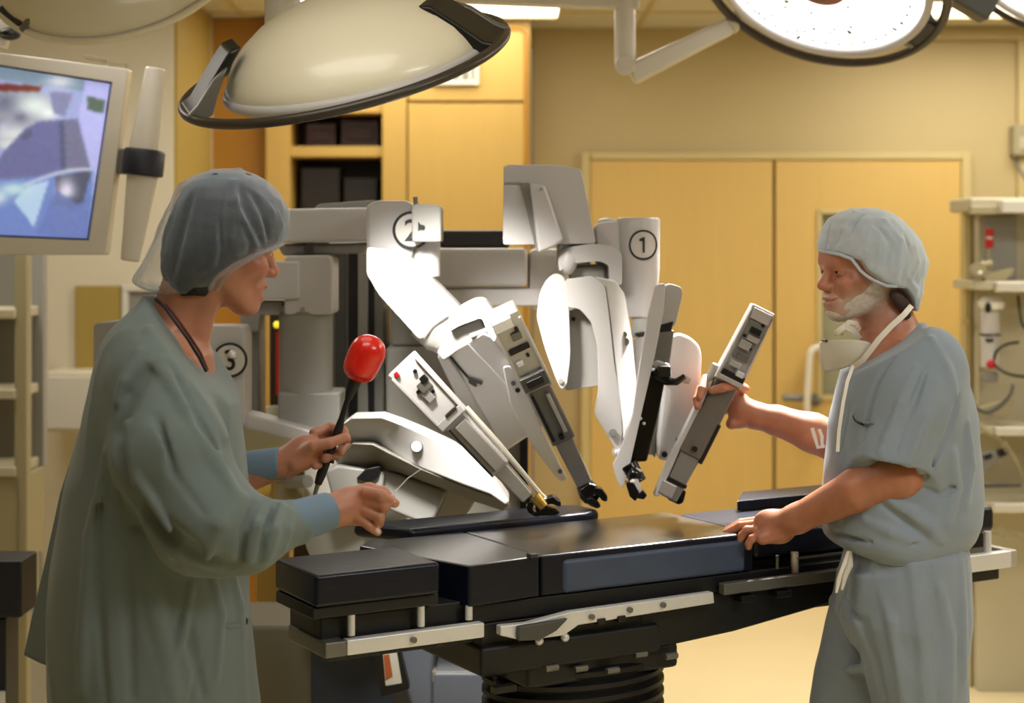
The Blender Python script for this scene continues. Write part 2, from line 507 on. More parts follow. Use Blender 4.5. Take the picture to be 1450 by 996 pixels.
# ------------------------------------------------------------------ things on the left wall
# pale wall cupboard and mustard panel behind the gowned person
wc = thing('wall_cupboard', 'low cream wall cupboard behind the gowned person on the left', 'cupboard', P(140, 935, WL - 0.3))
def wbox(name, x0, x1, y0, y1, Y, depth, m, parent, bevel=0.004):
    X0, X1 = xat(x0, Y), xat(x1, Y); Z1, Z0 = zat(y0, Y), max(0.0, zat(y1, Y))
    b = MB(); b.box(((X0 + X1) / 2, Y + depth / 2, (Z0 + Z1) / 2), (X1 - X0, depth, Z1 - Z0))
    return b.build(name, m, parent, bevel=bevel)
wbox('carcass', 62, 300, 528, 612, WL - 0.25, 0.249, M['wall_pale'], wc)
wbox('door', 66, 178, 534, 608, WL - 0.266, 0.016, M['beige_light'], wc)
wbox('door', 182, 296, 534, 608, WL - 0.266, 0.016, M['beige_light'], wc)
wp = wbox('notice_panel', 106, 172, 405, 526, WL - 0.02, 0.019, M['mustard'], None)
tag(wp, 'plain mustard panel on the wall behind the gowned person', 'panel')
fr = thing('wall_frame', 'white framed grey board on the left wall behind the gowned shoulder', 'frame', P(225, 470, WL - 0.02))
wbox('board', 180, 282, 412, 520, WL - 0.012, 0.011, M['plastic_mid'], fr)
for q in ((172, 290, 404, 413), (172, 181, 413, 520), (281, 290, 413, 520), (172, 290, 520, 528)):
    wbox('frame_bar', *q, WL - 0.03, 0.029, M['beige_light'], fr)
so = thing('wall_socket', 'white socket plate on the greige wall at the far left', 'socket', P(50, 716, WL - 0.01))
wbox('plate', 37, 62, 696, 737, WL - 0.02, 0.019, M['beige_light'], so, bevel=0.006)
b = MB(); b.cyl(P(51, 716, WL - 0.02), P(51, 716, WL - 0.05), 0.026, 0.022); b.build('plug', M['plastic_mid'], so)
b = MB(); b.tube([P(51, 716, WL - .05), P(55, 722, WL - .07), P(57, 760, WL - .06), P(60, 900, WL - .05)], 0.006, 8); b.build('cord', M['plastic_grey'], so)

# thermostat-like grey wall box at the right edge
wb = thing('wall_box', 'grey wall box with a hanging cable, upper right of the double doors', 'wall box', P(1445, 200, WB - 0.05))
b = MB(); b.box((xat(1450, WB), WB - 0.04, zat(200, WB)), (0.145, 0.079, 0.145)); b.build('housing', M['khaki'], wb, bevel=0.008)
b = MB(); b.box((xat(1450, WB), WB - 0.082, zat(204, WB)), (0.09, 0.006, 0.06)); b.build('cover', M['beige_metal'], wb, bevel=0.002)
b = MB(); b.tube([P(1441, 222, WB - 0.04), P(1443, 240, WB - 0.04), P(1450, 250, WB - 0.04), P(1462, 270, WB - 0.03)], 0.008, 8); b.build('cable', M['plastic_mid'], wb)
# vertical service duct on the wall right of it
b = MB(); b.box((xat(1446, WB) , WB - 0.02, 1.9), (0.05, 0.04, 1.5)); o = b.build('wall_conduit', M['trim'], None, bevel=0.006); tag(o, 'cream vertical conduit on the back wall by the grey wall box', 'conduit')
# ------------------------------------------------------------------ surgical lamps
def lamp_head(name, label, C, bdir, R, face_emit, roll=0.0, angles=(18, 228), rim=0.0105, grip=None, rim_m=None, dome=1.0, shift=0.0):
    """disc lamp: rim ring, domed shell behind, lens face in front; bdir = beam direction"""
    C = Vector(C); bd = Vector(bdir).normalized()
    t = thing(name, label, 'surgical lamp', C, None)
    q = bd.to_track_quat('-Z', 'Y').to_matrix().to_4x4()
    m = Matrix.Translation(C) @ q @ Matrix.Rotation(roll, 4, 'Z')   # +Z = back of the lamp
    # shell (domed back)
    m2 = m @ Matrix.Translation((shift * R * math.cos(.42), shift * R * math.sin(.42), 0)) @ Matrix.Diagonal((dome, dome, 1, 1))
    prof = [(0.86, 0.00), (0.865, 0.03), (0.835, 0.09), (0.78, 0.17), (0.69, 0.25), (0.57, 0.325), (0.43, 0.385), (0.29, 0.42), (0.15, 0.435), (0.0, 0.44)]
    b = MB(); b.lathe([(r * R, z * R) for r, z in prof], m2, 64, 0, False)
    shell = b.build('shell', M['lamp_shell'], t, angle=60)
    # rim ring
    ring = [m @ Vector((R * math.cos(a), R * math.sin(a), 0.0)) for a in [2 * math.pi * i / 72 for i in range(72)]]
    b = MB(); b.tube(ring, rim, 10, closed=True); b.build('rim', rim_m or M['lamp_rim'], t, angle=80)
    b = MB()
    inner = [m2 @ Vector((R * 0.86 * math.cos(a), R * 0.86 * math.sin(a), -0.004)) for a in [2 * math.pi * i / 72 for i in range(72)]]
    b.tube(inner, 0.012, 8, closed=True); b.build('inner_ring', M['plastic'], t, angle=80)
    # black brackets that tie the ring to the shell
    for a in [math.radians(x) for x in angles]:
        mm = m @ Matrix.Rotation(a, 4, 'Z')
        b = MB()
        vs = []
        pr = [(0.58, 0.325), (0.66, 0.315), (0.82, 0.165), (0.93, 0.055), (1.0, 0.03), (1.0, -0.02), (0.86, -0.01), (0.80, 0.1), (0.66, 0.24)]
        b.prism([mm @ Vector((r * R, -0.17 * R, z * R)) for r, z in pr], mm.to_3x3() @ Vector((0, 0.34 * R, 0)))
        br = b.build('bracket', M['black'], t, bevel=0.008)
        b = MB()
        b.prism([mm @ Vector((r * R, 0.172 * R, z * R)) for r, z in [(0.70, 0.24), (0.80, 0.19), (0.93, 0.07), (1.0, 0.03), (1.0, -0.02), (0.86, -0.01), (0.8, 0.1)]], mm.to_3x3() @ Vector((0, 0.06 * R, 0)))
        b.build('bracket_cheek', M['alloy_dark'], br, bevel=0.004)
    # lens with its pattern of facets
    b = MB(); b.lathe([(0.0, -0.012), (0.45 * R, -0.012), (0.78 * R, -0.010), (0.84 * R, 0.002)], m2, 64, 0, False)
    lens = b.build('lens', face_emit, t, angle=60)
    if grip:   # the one lamp whose face is in view: small facets and dark spots on the lens
        rnd = random.Random(5)
        studs = [(0.72, 2 * math.pi * k / 40, .0045, .0045) for k in range(40)]
        studs += [(rnd.uniform(0.3, 0.74), rnd.uniform(0, 6.28), rnd.uniform(.003, .012), rnd.uniform(.003, .007)) for _ in range(36)]
        sb = MB(); sb.ball((0, 0, 0), 1.0, n=8); st0 = sb.build('lens_facet', M['alloy_dark'], t)
        for i, (r, a, sx, sy) in enumerate(studs):
            st = st0 if i == 0 else st0.copy()
            if i: COL.objects.link(st)
            st.matrix_parent_inverse = t.matrix_world.inverted()
            st.matrix_basis = m2 @ Matrix.Translation((r * R * math.cos(a), r * R * math.sin(a), -0.0115)) @ Matrix.Rotation(a, 4, 'Z') @ Matrix.Diagonal((sx, sy, .0025, 1))
    # centre grip
    b = MB(); g_ = 0.3 if grip else 0.6
    b.lathe([(0.045, -0.01), (0.05, -0.03 * g_ - .005), (0.032, -0.05 * g_ - .004), (0.028, -0.13 * g_), (0.03, -0.145 * g_), (0.018, -0.155 * g_), (0, -0.156 * g_)], m, 24, 0, True)
    b.build('grip', grip or M['tube_white'], t, angle=40)
    return t, m

lens_lit = bpy.data.materials.new('lens_lit'); lens_lit.use_nodes = True
_n = lens_lit.node_tree; _b = _n.nodes['Principled BSDF']
_b.inputs['Base Color'].default_value = (.8, .8, .8, 1); _b.inputs['Roughness'].default_value = .2
_tc = _n.nodes.new('ShaderNodeTexCoord'); _v = _n.nodes.new('ShaderNodeTexVoronoi'); _v.inputs['Scale'].default_value = 26
_r = _n.nodes.new('ShaderNodeValToRGB'); _r.color_ramp.elements[0].color = (1, .96, .93, 1); _r.color_ramp.elements[1].color = (.78, .72, .72, 1)
_r.color_ramp.elements[0].position = .35; _r.color_ramp.elements[1].position = .95
_n.links.new(_tc.outputs['Object'], _v.inputs['Vector']); _n.links.new(_v.outputs['Distance'], _r.inputs['Fac'])
_n.links.new(_r.outputs['Color'], _b.inputs['Emission Color']); _b.inputs['Emission Strength'].default_value = 1.7

# lamp A: upper left, turned away, its domed back to the camera
CA = P(488, 94, 3.5)
BA = Vector((0.212, 0.342, -0.915)).normalized()
lampA, mA = lamp_head('surgical_light', 'domed surgical lamp above the robot with its back turned, black notched rim', CA, BA, 0.341, lens_lit, dome=.93, shift=.075)
b = MB()
top = mA @ Vector((0, 0, 0.475 * 0.341))
b.tube([top, top + Vector((-0.01, 0.05, 0.06)), P(470, -20, 3.75), P(400, -30, 3.95)], 0.03, 14)
b.build('yoke_arm', M['tube_white'], lampA, angle=60)
b = MB(); b.cyl(P(400, 55, 3.95), Vector((P(400, 0, 3.95).x, 3.95, CEIL_Z)), 0.042); b.build('ceiling_tube', M['tube_white'], lampA)
b = MB(); b.lathe([(.10, 0), (.10, -.03), (.05, -.05)], Matrix.Translation((P(400, 0, 3.95).x, 3.95, CEIL_Z - 0.001)), 32); b.build('ceiling_flange', M['tube_white'], lampA)
b = MB(); b.cyl(P(520, 0, 3.58), P(548, 8, 3.56), 0.022); b.build('joint_cap', M['alloy_dark'], lampA)

# lamp B: upper right, lit face towards the camera
CB_ = P(1164, -24, 4.7)
BB = Vector((-0.33, -0.46, -0.82)).normalized()
lampB, mB = lamp_head('surgical_light', 'lit surgical lamp at the top right, glaring lens facing the room', CB_, BB, 0.345, lens_lit, rim=0.013, grip=mat('grip_rust', '#6d3430', 0.35, noise=0.5, nscale=40))
# red centre cover of the lens
b = MB(); b.lathe([(0.0, -0.022), (0.05, -0.022), (0.075, -0.016), (0.078, -0.008)], mB @ Matrix.Translation((0, 0, 0)), 32, 0, False)
b.build('lens_hub', mat('lens_hub', '#7d3a34', 0.3, noise=0.5, nscale=40), lampB)
Y = 4.98
b = MB(); b.beam(P(640, -4, Y), P(905, 6, Y), 0.036, 0.05); b.build('boom_arm', M['tube_white'], lampB, bevel=0.01)
b = MB(); b.cyl(P(885, 90, Y), P(885, -22, Y), 0.031); b.build('drop_tube', M['tube_white'], lampB)
b = MB()
b.cyl(P(885, 92, Y - 0.04), P(885, 92, Y + 0.04), 0.03)
b.build('elbow', M['tube_white'], lampB, bevel=0.006)
b = MB(); b.beam(P(893, 106, Y), P(1035, 36, Y), 0.064, 0.06, taper=0.8); b.build('spring_arm', M['tube_white'], lampB, bevel=0.012)
b = MB(); b.tube([P(1032, 38, Y), P(1062, 10, Y + .02), mB @ Vector((0, 0.1, 0.16))], 0.028, 12); b.build('yoke_arm', M['tube_white'], lampB, angle=60)
b = MB(); b.cyl(Vector((P(640, 0, Y).x, Y, P(640, -4, Y).z - .02)), Vector((P(640, 0, Y).x, Y, CEIL_Z)), 0.045); b.build('ceiling_tube', M['tube_white'], lampB)

# lamp C: top left corner, only its lower shell in view
lampC, mC = lamp_head('surgical_light', 'pale lamp shell cut by the top left corner above the monitor', P(165, -58, 4.4), Vector((0.10, 0.72, -0.68)), 0.33, lens_lit, rim=0.009, rim_m=M['lamp_shell'], dome=1.12)
b = MB(); b.cyl(mC @ Vector((0, 0, .14)), Vector((mC.translation.x - .05, 4.0, CEIL_Z)), 0.035); b.build('ceiling_tube', M['tube_white'], lampC)
# lamp D: top right corner
lampD, mD = lamp_head('surgical_light', 'lamp at the extreme top right corner, only its dark rim showing', P(1500, -45, 4.9), Vector((-0.40, -0.42, -0.81)), 0.30, lens_lit)
b = MB(); b.tube([mD @ Vector((0, 0, .13)), P(1480, -110, 5.0), P(1410, -60, 5.05), P(1392, -5, 5.05)], 0.03, 12); b.build('yoke_arm', M['tube_white'], lampD, angle=60)
b = MB(); b.beam(P(1352, -16, 5.05), P(1404, 14, 5.05), 0.09, 0.09); b.build('arm_joint', M['plastic_dark'], lampD, bevel=0.01)
b = MB(); b.cyl(P(1400, 0, 5.05), Vector((P(1400, 0, 5.05).x, 5.05, CEIL_Z)), 0.03); b.build('ceiling_tube', M['tube_white'], lampD)

# their light
beam_light('lamp_beam_left', CA + BA * 0.03, P(660, 490, 4.1), 330, 0.14, 50, blend=0.5)
beam_light('lamp_beam_right', CB_ + BB * 0.03, P(1050, 580, 4.0), 1100, 0.15, 34, blend=0.6)
# ------------------------------------------------------------------ operating table (runs at 30 degrees to the picture)
TO = Vector((0.0145, 3.467, 0)); TA = math.radians(30)
TU = Vector((math.cos(TA), math.sin(TA), 0)); TV = Vector((-math.sin(TA), math.cos(TA), 0))
def T(u, v, z): return TO + TU * u + TV * v + Vector((0, 0, z))
TM = Matrix((TU, TV, Vector((0, 0, 1)))).transposed().to_4x4(); TM.translation = TO
table = thing('operating_table', 'black padded operating table with steel side rails between the two people', 'operating table', T(0.35, 0.17, 0))
def tbox(name, u0, u1, v0, v1, z0, z1, m, parent=table, bevel=0.004, seg=2, label=None):
    b = MB(); b.box(((u0 + u1) / 2, (v0 + v1) / 2, (z0 + z1) / 2), (u1 - u0, v1 - v0, z1 - z0), TM)
    return b.build(name, m, parent, bevel=bevel, seg=seg, label=label)
def tprism(name, uv, z0, z1, m, parent=table, bevel=0.004, seg=2, label=None):
    b = MB(); b.prism([T(u, v, z0) for u, v in uv], (0, 0, z1 - z0))
    return b.build(name, m, parent, bevel=bevel, seg=seg, label=label)
# pads
tbox('leg_pad', -0.47, -0.205, -0.045, 0.16, 0.985, 1.047, M['vinyl'], bevel=0.008, seg=3, label='short raised leg pad at the near end')
tprism('seat_pad', [(-0.130, -0.025), (0.048, -0.004), (0.048, 0.33), (-0.19, 0.33), (-0.225, 0.29)], 0.945, 1.03, M['vinyl'], bevel=0.006, seg=3)
bp = tbox('back_pad', 0.05, 0.60, -0.005, 0.33, 0.945, 1.03, M['vinyl'], bevel=0.007, seg=3)
for o_ in [c for c in table.children if c.name.startswith(('seat_pad', 'back_pad'))]:
    o_.data.materials.append(M['vinyl_top'])
    for f_ in o_.data.polygons:
        f_.material_index = 1 if f_.normal.z > .9 else 0
sd = tbox('pad_side', 0.10, 0.575, -0.012, 0.02, 0.946, 1.018, M['vinyl_side'], bp, bevel=0.012, seg=3, label='worn navy side panel, front light put into its colour')
tbox('head_pad', 0.61, 1.36, 0.01, 0.31, 0.962, 1.028, M['vinyl'], bevel=0.018, seg=4)
b = MB(); b.box((0.03, -0.002, 1.032), (0.018, 0.02, 0.010), TM); b.build('pad_clip', M['lamp_rim'], table, bevel=0.003)
# raised boards along the far side
tprism('arm_board', [(-0.08, 0.335), (0.38, 0.335), (0.43, 0.36), (0.43, 0.45), (0.38, 0.47), (-0.16, 0.47)], 1.015, 1.045, M['vinyl'], bevel=0.012, seg=3, label='thin board along the far side')
tprism('arm_board', [(0.75, 0.25), (1.2, 0.25), (1.2, 0.36), (0.85, 0.36)], 1.031, 1.055, M['vinyl'], bevel=0.003, label='flat black board behind the hand of the man')
# frame
tbox('leg_frame', -0.44, -0.12, 0.0, 0.155, 0.905, 0.955, M['table_metal'])
tbox('leg_plate', -0.47, -0.20, -0.03, 0.155, 0.960, 0.984, M['table_metal'])
tbox('top_frame', -0.15, 0.98, 0.0, 0.32, 0.905, 0.944, M['table_metal'])
tbox('head_frame', 0.6, 1.34, 0.03, 0.29, 0.925, 0.96, M['table_metal'])
tprism('lower_frame', [(-0.09, 0.0), (1.0, 0.0), (1.0, 0.30), (-0.09, 0.30)], 0.842, 0.904, M['table_metal'])
b = MB()
b.prism([T(0.30, -0.002, 0.905), T(1.02, -0.002, 0.905), T(1.02, -0.002, 0.87), T(0.55, -0.002, 0.815), T(0.30, -0.002, 0.80)], TV * 0.3)
b.build('saddle', M['table_metal'], table, bevel=0.006)
tprism('side_box', [(-0.10, -0.02), (0.34, -0.02), (0.34, 0.28), (-0.10, 0.28)], 0.80, 0.86, M['table_metal'], bevel=0.008)
# rails
r1 = tbox('side_rail', -0.40, -0.10, -0.035, -0.012, 0.885, 0.915, M['steel'], bevel=0.003)
for u in (-0.29, -0.20): 
    b = MB(); b.box((u, -0.024, 0.884), (0.018, 0.02, 0.010), TM); b.build('rail_notch', M['black'], r1, bevel=0.002)
b = MB(); b.cyl(T(-0.26, -0.035, 0.90), T(-0.26, -0.042, 0.90), 0.006); b.build('screw', M['alloy_dark'], r1)
tbox('rail_end', -0.445, -0.40, -0.033, 0.15, 0.884, 0.914, M['alloy_dark'], bevel=0.003)
tbox('rail_end', -0.43, -0.11, -0.005, 0.02, 0.870, 0.905, M['table_metal'], bevel=0.003)
b = MB()
b.prism([T(u, -0.038, z) for u, z in ((-0.065, .905), (0.0, .903), (0.10, .915), (0.465, .918), (0.468, .893), (0.12, .885), (0.085, .868), (-0.01, .868), (-0.065, .885))], TV * 0.02)
r2 = b.build('side_rail', M['steel'], table, bevel=0.003)
for u, z in ((0.15, .900), (0.245, .904), (0.33, .905)):
    b = MB(); b.cyl(T(u, -0.038, z), T(u, -0.045, z), 0.006); b.build('screw', M['alloy_dark'], r2)
for u in (0.175, 0.225):
    b = MB(); b.box((u, -0.03, 0.887), (0.02, 0.024, 0.013), TM); b.build('rail_notch', M['black'], r2, bevel=0.002)
b = MB(); b.prism([T(u, -0.05, z) for u, z in ((-0.03, .902), (0.09, .905), (0.06, .882), (0.02, .868), (-0.03, .872))], TV * 0.014); b.build('rail_clamp', M['plastic_dark'], table, bevel=0.004)
for u, z in ((0.03, .862), (0.092, .862)):
    b = MB(); b.ball(T(u, -0.03, z), 0.009); b.build('clamp_screw', M['steel'], table)
r3 = tbox('side_rail', 0.50, 0.98, -0.03, -0.008, 0.905, 0.930, M['alloy_dark'], bevel=0.003)
for u in (0.56, 0.66, 0.9):
    b = MB(); b.box((u, -0.024, 0.893), (0.04, 0.03, 0.014), TM); b.build('rail_bracket', M['black'], r3, bevel=0.002)
r4 = tbox('side_rail', 1.06, 1.36, -0.04, -0.015, 0.885, 0.925, M['steel'], bevel=0.003)
tbox('rail_end', 1.36, 1.385, -0.035, 0.29, 0.885, 0.925, M['alloy'], bevel=0.004)
tbox('head_bar', 1.0, 1.34, -0.02, 0.02, 0.855, 0.888, M['table_metal'], bevel=0.004)
# posts under the pads
for u, v in ((-0.385, -0.02), (-0.235, -0.02), (-0.125, -0.015), (-0.43, 0.13)):
    b = MB(); b.cyl(T(u, v, 0.92), T(u, v, 0.984), 0.0075, n=16); b.build('post', M['steel'], table)
for u, v in ((1.3, -0.02), (1.1, -0.02), (0.72, 0.0)):
    b = MB(); b.cyl(T(u, v, 0.91), T(u, v, 0.975), 0.009, n=16); b.build('post', M['steel'], table)
b = MB(); b.cyl(T(0.66, -0.012, 0.945), T(0.66, -0.012, 0.975), 0.004); b.build('pin', M['alloy_dark'], table)
b = MB(); b.box((0.80, -0.008, 0.962), (0.16, 0.004, 0.004), TM); b.build('highlight_strip', M['alloy_dark'], table, smooth=False)  # thin strip standing in for the highlight along the pad
b = MB(); b.tube([T(-0.06, 0.0, 0.802), T(-0.06, -0.01, 0.79), T(-0.07, -0.04, 0.785)], 0.004, 8); b.box((-0.065, -0.05, 0.782), (0.05, 0.02, 0.013), TM)
b.build('release_lever', M['black'], table)
# bellows, column, foot
pc = T(0.22, 0.14, 0)
b = MB()
b.prism([T(u, v, 0.755) for u, v in ((0.02, -0.0), (0.40, -0.0), (0.40, 0.26), (0.02, 0.26))], (0, 0, 0.055)); b.build('column_head', M['table_metal'], table, bevel=0.01)
b = MB(); prof = []
z = 0.57
while z < 0.775:
    prof += [(0.202, z), (0.214, z + 0.006), (0.214, z + 0.016), (0.200, z + 0.022)]; z += 0.027
prof = [(0.15, 0.565)] + prof + [(0.15, z)]
b.lathe(prof, Matrix.Translation((pc.x, pc.y, 0)) @ Matrix.Rotation(TA, 4, 'Z'), 40, sy=0.72)
b.build('bellows', M['rubber'], table, angle=50)
for i in range(5):
    u = 0.05 + 0.075 * i
    b = MB(); p = T(u, -0.02 + 0.006 * (i % 2), 0.80 - 0.012 * (i % 3)); b.cyl(p, p + TU * 0.03, 0.007); b.build('hydraulic_fitting', M['alloy_dark'], table)
b = MB(); b.lathe([(0.19, 0.10), (0.19, 0.565)], Matrix.Translation((pc.x, pc.y, 0)) @ Matrix.Rotation(TA, 4, 'Z'), 40, sy=0.72); b.build('column', M['plastic_grey'], table)
tprism('foot', [(-0.15, -0.12), (0.75, -0.12), (0.75, 0.42), (-0.15, 0.42)], 0.0, 0.10, M['plastic_dark'], bevel=0.02)
# ------------------------------------------------------------------ surgical robot
rob = thing('surgical_robot', 'white and grey surgical robot with numbered arms reaching over the table', 'surgical robot', (P(600, 700, 4.7).x, 4.7, 0))
PL, PG, PM, PD = M['plastic'], M['plastic_grey'], M['plastic_mid'], M['plastic_dark']
S = slab
def vbox(name, x0, x1, y0, y1, Y, depth, m, parent=rob, bevel=0.006, zmin=None):
    X0, X1 = xat(x0, Y), xat(x1, Y); Z1, Z0 = zat(y0, Y), zat(y1, Y)
    if zmin is not None: Z0 = zmin
    b = MB(); b.box(((X0 + X1) / 2, Y + depth / 2, (Z0 + Z1) / 2), (X1 - X0, depth, Z1 - Z0))
    return b.build(name, m, parent, bevel=bevel)

# --- column and housing
col = vbox('column', 462, 545, 344, 640, 4.82, 0.34, PM, bevel=0.01, zmin=0.25)
for x0, x1, m, d in ((493, 506, M['black'], 0.004), (507, 521, PG, 0.014), (522, 530, M['black'], 0.004), (474, 490, PD, 0.006)):
    vbox('guide_rail' if m is PG else 'slot', x0, x1, 347, 640, 4.82 - d, d, m, col, bevel=0.002)
hs = vbox('housing', 546, 742, 492, 740, 4.62, 0.5, PM, bevel=0.012, zmin=0.5)
vbox('upper_housing', 553, 640, 432, 491, 4.66, 0.4, PM, bevel=0.01)
vbox('housing_edge', 736, 748, 560, 740, 4.60, 0.4, M['black'], hs, bevel=0.004)
vbox('top_cover', 622, 722, 326, 352, 4.86, 0.3, M['black'], bevel=0.01)
cb = vbox('cross_beam', 606, 747, 352, 407, 4.56, 0.16, PL, bevel=0.012)
vbox('beam_end', 748, 806, 352, 440, 4.58, 0.15, PL, cb, bevel=0.02)
vbox('lower_beam', 612, 768, 409, 434, 4.57, 0.14, M['plastic'], cb, bevel=0.008)
# --- left boom
bo = S('boom', [(398, 296), (530, 294), (530, 343), (398, 345)], 4.42, 0.18, PL, rob, bevel=0.010)
S('boom_lid', [(446, 294), (452, 289), (520, 284), (530, 284), (530, 295), (446, 296)], 4.47, 0.10, PG, bo, bevel=0.006)
S('boom_underside', [(392, 346), (522, 344), (514, 359), (400, 362)], 4.45, 0.16, PM, bo, bevel=0.006)
b = MB(); b.cyl(P(437, 353, 4.45), P(437, 353, 4.42), 0.013); b.build('boom_knob', M['lamp_rim'], bo)

# --- numbers: raised ring and figure wrapped on a curved front
def badge(fig, px, py, rpx, Y, parent, curv=0.0, tilt=0.0):
    k = Y / F; r = rpx * k
    c = P(px, py, Y)
    def wrap(u, v, d):
        if curv: return c + Vector((curv * math.sin(u / curv), curv * (1 - math.cos(u / curv)) - d, v))
        return c + Vector((u, -d, v))
    b = MB()
    # disc
    vs = [wrap(0, 0, 0.004)]; fs = []
    for i in range(40):
        a = 2 * math.pi * i / 40
        vs.append(wrap(r * 0.9 * math.cos(a) * .5, r * 0.9 * math.sin(a) * .5, 0.004))
    for i in range(40):
        a = 2 * math.pi * i / 40
        vs.append(wrap(r * 0.95 * math.cos(a), r * 0.95 * math.sin(a), 0.004))
    for i in range(40):
        j = (i + 1) % 40
        fs += [(0, 1 + i, 1 + j), (1 + i, 41 + i, 41 + j, 1 + j)]
    b.faces_from(vs, fs)
    o = b.build('number_badge', M['badge'], parent, smooth=True, angle=80)
    b = MB()
    ring = []
    b.tube([wrap(r * math.cos(2 * math.pi * i / 48), r * math.sin(2 * math.pi * i / 48), 0.003) for i in range(48)], r * 0.085, 8, closed=True)
    b.build('badge_ring', M['ink'], o, angle=80)
    if fig == '1':
        b = MB()
        for poly in ([(-.06, -.55), (.10, -.55), (.10, .55), (-.02, .55), (-.06, .40)], [(-.06, .28), (-.02, .55), (-.12, .50), (-.30, .40), (-.30, .28)]):
            b.prism([wrap(x * r, y * r, 0.004) for x, y in poly], (0, -0.002, 0))
        b.build('figure', M['ink'], o, smooth=False)
        return o
    cu = bpy.data.curves.new('figure', 'FONT'); cu.body = fig; cu.size = r * 1.75; cu.extrude = 0.0012; cu.align_x = 'CENTER'; cu.align_y = 'CENTER'; cu.offset = r * 0.02
    tmp = bpy.data.objects.new('figure', cu); COL.objects.link(tmp)
    dg = bpy.context.evaluated_depsgraph_get()
    me = bpy.data.meshes.new_from_object(tmp.evaluated_get(dg))
    bpy.data.objects.remove(tmp)
    xs = [v.co.x for v in me.vertices]; ys = [v.co.y for v in me.vertices]
    ox, oy = (min(xs) + max(xs)) / 2, (min(ys) + max(ys)) / 2
    for v in me.vertices:
        v.co = wrap(v.co.x - ox, v.co.y - oy, 0.005 + v.co.z)
    me.name = 'figure'
    link('figure', me, M['ink'], o)
    return o

# --- arm 3 and the grey column on the left, partly behind the gowned person
a3 = S('arm_three', rounded([(283, 462), (344, 462), (346, 480), (346, 604), (283, 610)], 7), 4.30, 0.13, PL, rob, bevel=0.01)
badge('3', 326, 510, 23, 4.29, a3)
S('arm_link', [(300, 592), (346, 585), (452, 612), (462, 626), (430, 660), (300, 664)], 4.34, 0.10, PL, a3, bevel=0.008)
S('arm_link_face', [(318, 600), (424, 624), (400, 655), (318, 660)], 4.33, 0.01, M['khaki'], a3, bevel=0.002)
b = MB(); b.ball(P(329, 502, 4.28), 0.011); b.build('badge_stud', M['steel'], a3)
S('arm_stub', rounded([(132, 458), (176, 454), (220, 456), (220, 540), (132, 545)], 8), 4.36, 0.13, PG, a3, bevel=0.01)
g3 = vbox('shoulder_post', 344, 367, 418, 600, 4.52, 0.12, PM, rob)
S('shoulder_block', rounded([(402, 372), (404, 362), (466, 361), (471, 368), (471, 446), (402, 446)], 5), 4.40, 0.16, PL, rob, bevel=0.012)
S('shoulder_step', [(335, 371), (424, 370), (424, 424), (335, 425)], 4.385, 0.10, PL, rob, bevel=0.006)
S('shoulder_web', [(340, 426), (402, 426), (400, 447), (368, 447), (366, 470), (340, 470)], 4.44, 0.10, PG, rob, bevel=0.006)
b = MB(); b.cyl(P(433, 556, 4.47), P(433, 432, 4.47), 0.0705, n=40); b.build('shoulder_drum', PG, rob, bevel=0.004)
b = MB(); b.cyl(P(433, 446, 4.47), P(433, 440, 4.47), 0.0715, n=40); b.build('drum_ring', PM, rob)
vbox('drum_base', 393, 482, 556, 640, 4.40, 0.16, PG, rob, bevel=0.008)
# lower-left pieces behind the hands
vbox('base_block', 388, 432, 640, 716, 4.40, 0.14, M['khaki'], rob)
vbox('base_plate', 430, 474, 655, 716, 4.36, 0.05, M['beige_light'], rob)
b = MB(); b.cyl(P(350, 692, 4.35), P(374, 692, 4.32), 0.026); b.ball(P(374, 692, 4.32), (0.02, 0.026, 0.026)); b.build('yellow_knob', mat('yellow_knob', '#d9b558', 0.35), rob)
b = MB(); b.cyl(P(408, 684, 4.38), P(436, 682, 4.3), 0.016); b.build('clamp_bolt', PM, rob)
b = MB()
b.lathe([(0.0, -0.05), (0.085, -0.05), (0.095, -0.03), (0.095, 0.03), (0.085, 0.05), (0, 0.05)], frame_from(P(487, 757, 4.24), P(487, 757, 4.24) + Vector((0.5, 1, 0.1))), 36)
b.build('wrist_drum', PG, rob, angle=40)
b = MB(); b.lathe([(0.06, -0.07), (0.075, -0.06), (0.075, 0.06), (0.06, 0.07)], frame_from(P(525, 752, 4.26), P(525, 752, 4.26) + Vector((0.5, 1, 0.1))), 36); b.build('wrist_drum', PG, rob, angle=40)
S('wrist_link', [(436, 740), (480, 728), (548, 735), (556, 775), (440, 778)], 4.32, 0.1, PM, rob, bevel=0.01)

# --- arm 2, the bright one
s2 = S('arm_two', rounded([(518, 292), (530, 284), (576, 284), (585, 291), (585, 366), (560, 372), (519, 356)], 6), 4.16, 0.17, PL, rob, bevel=0.018, seg=4)
badge('2', 583, 326, 25, 4.152, s2)
S('sensor_box', rounded([(583, 292), (588, 289), (620, 290), (625, 295), (625, 343), (583, 343)], 4), 4.10, 0.12, PG, s2, bevel=0.006)
b = MB(); b.cyl(P(598, 322, 4.10), P(598, 322, 4.095), 0.006); b.prism(pix([(592, 314), (600, 322), (592, 328)], 4.098), (0, .004, 0)); b.build('sensor_hole', M['black'], s2)
b = MB(); b.cyl(P(589, 290, 4.15), P(588, 279, 4.15), 0.006); b.build('sensor_pin', PM, s2)
b = MB(); b.cyl(P(603, 392, 4.2), P(603, 338, 4.2), 0.036, n=32); b.build('swivel', PL, s2, bevel=0.003)
u2 = S('upper_arm', rounded([(519, 350), (548, 352), (577, 360), (652, 436), (640, 452), (594, 481), (536, 417), (519, 388)], 5), 4.08, 0.15, PL, s2, bevel=0.026, seg=5)
m_ = frame_from(P(606, 452, 4.14), P(648, 492, 4.12))
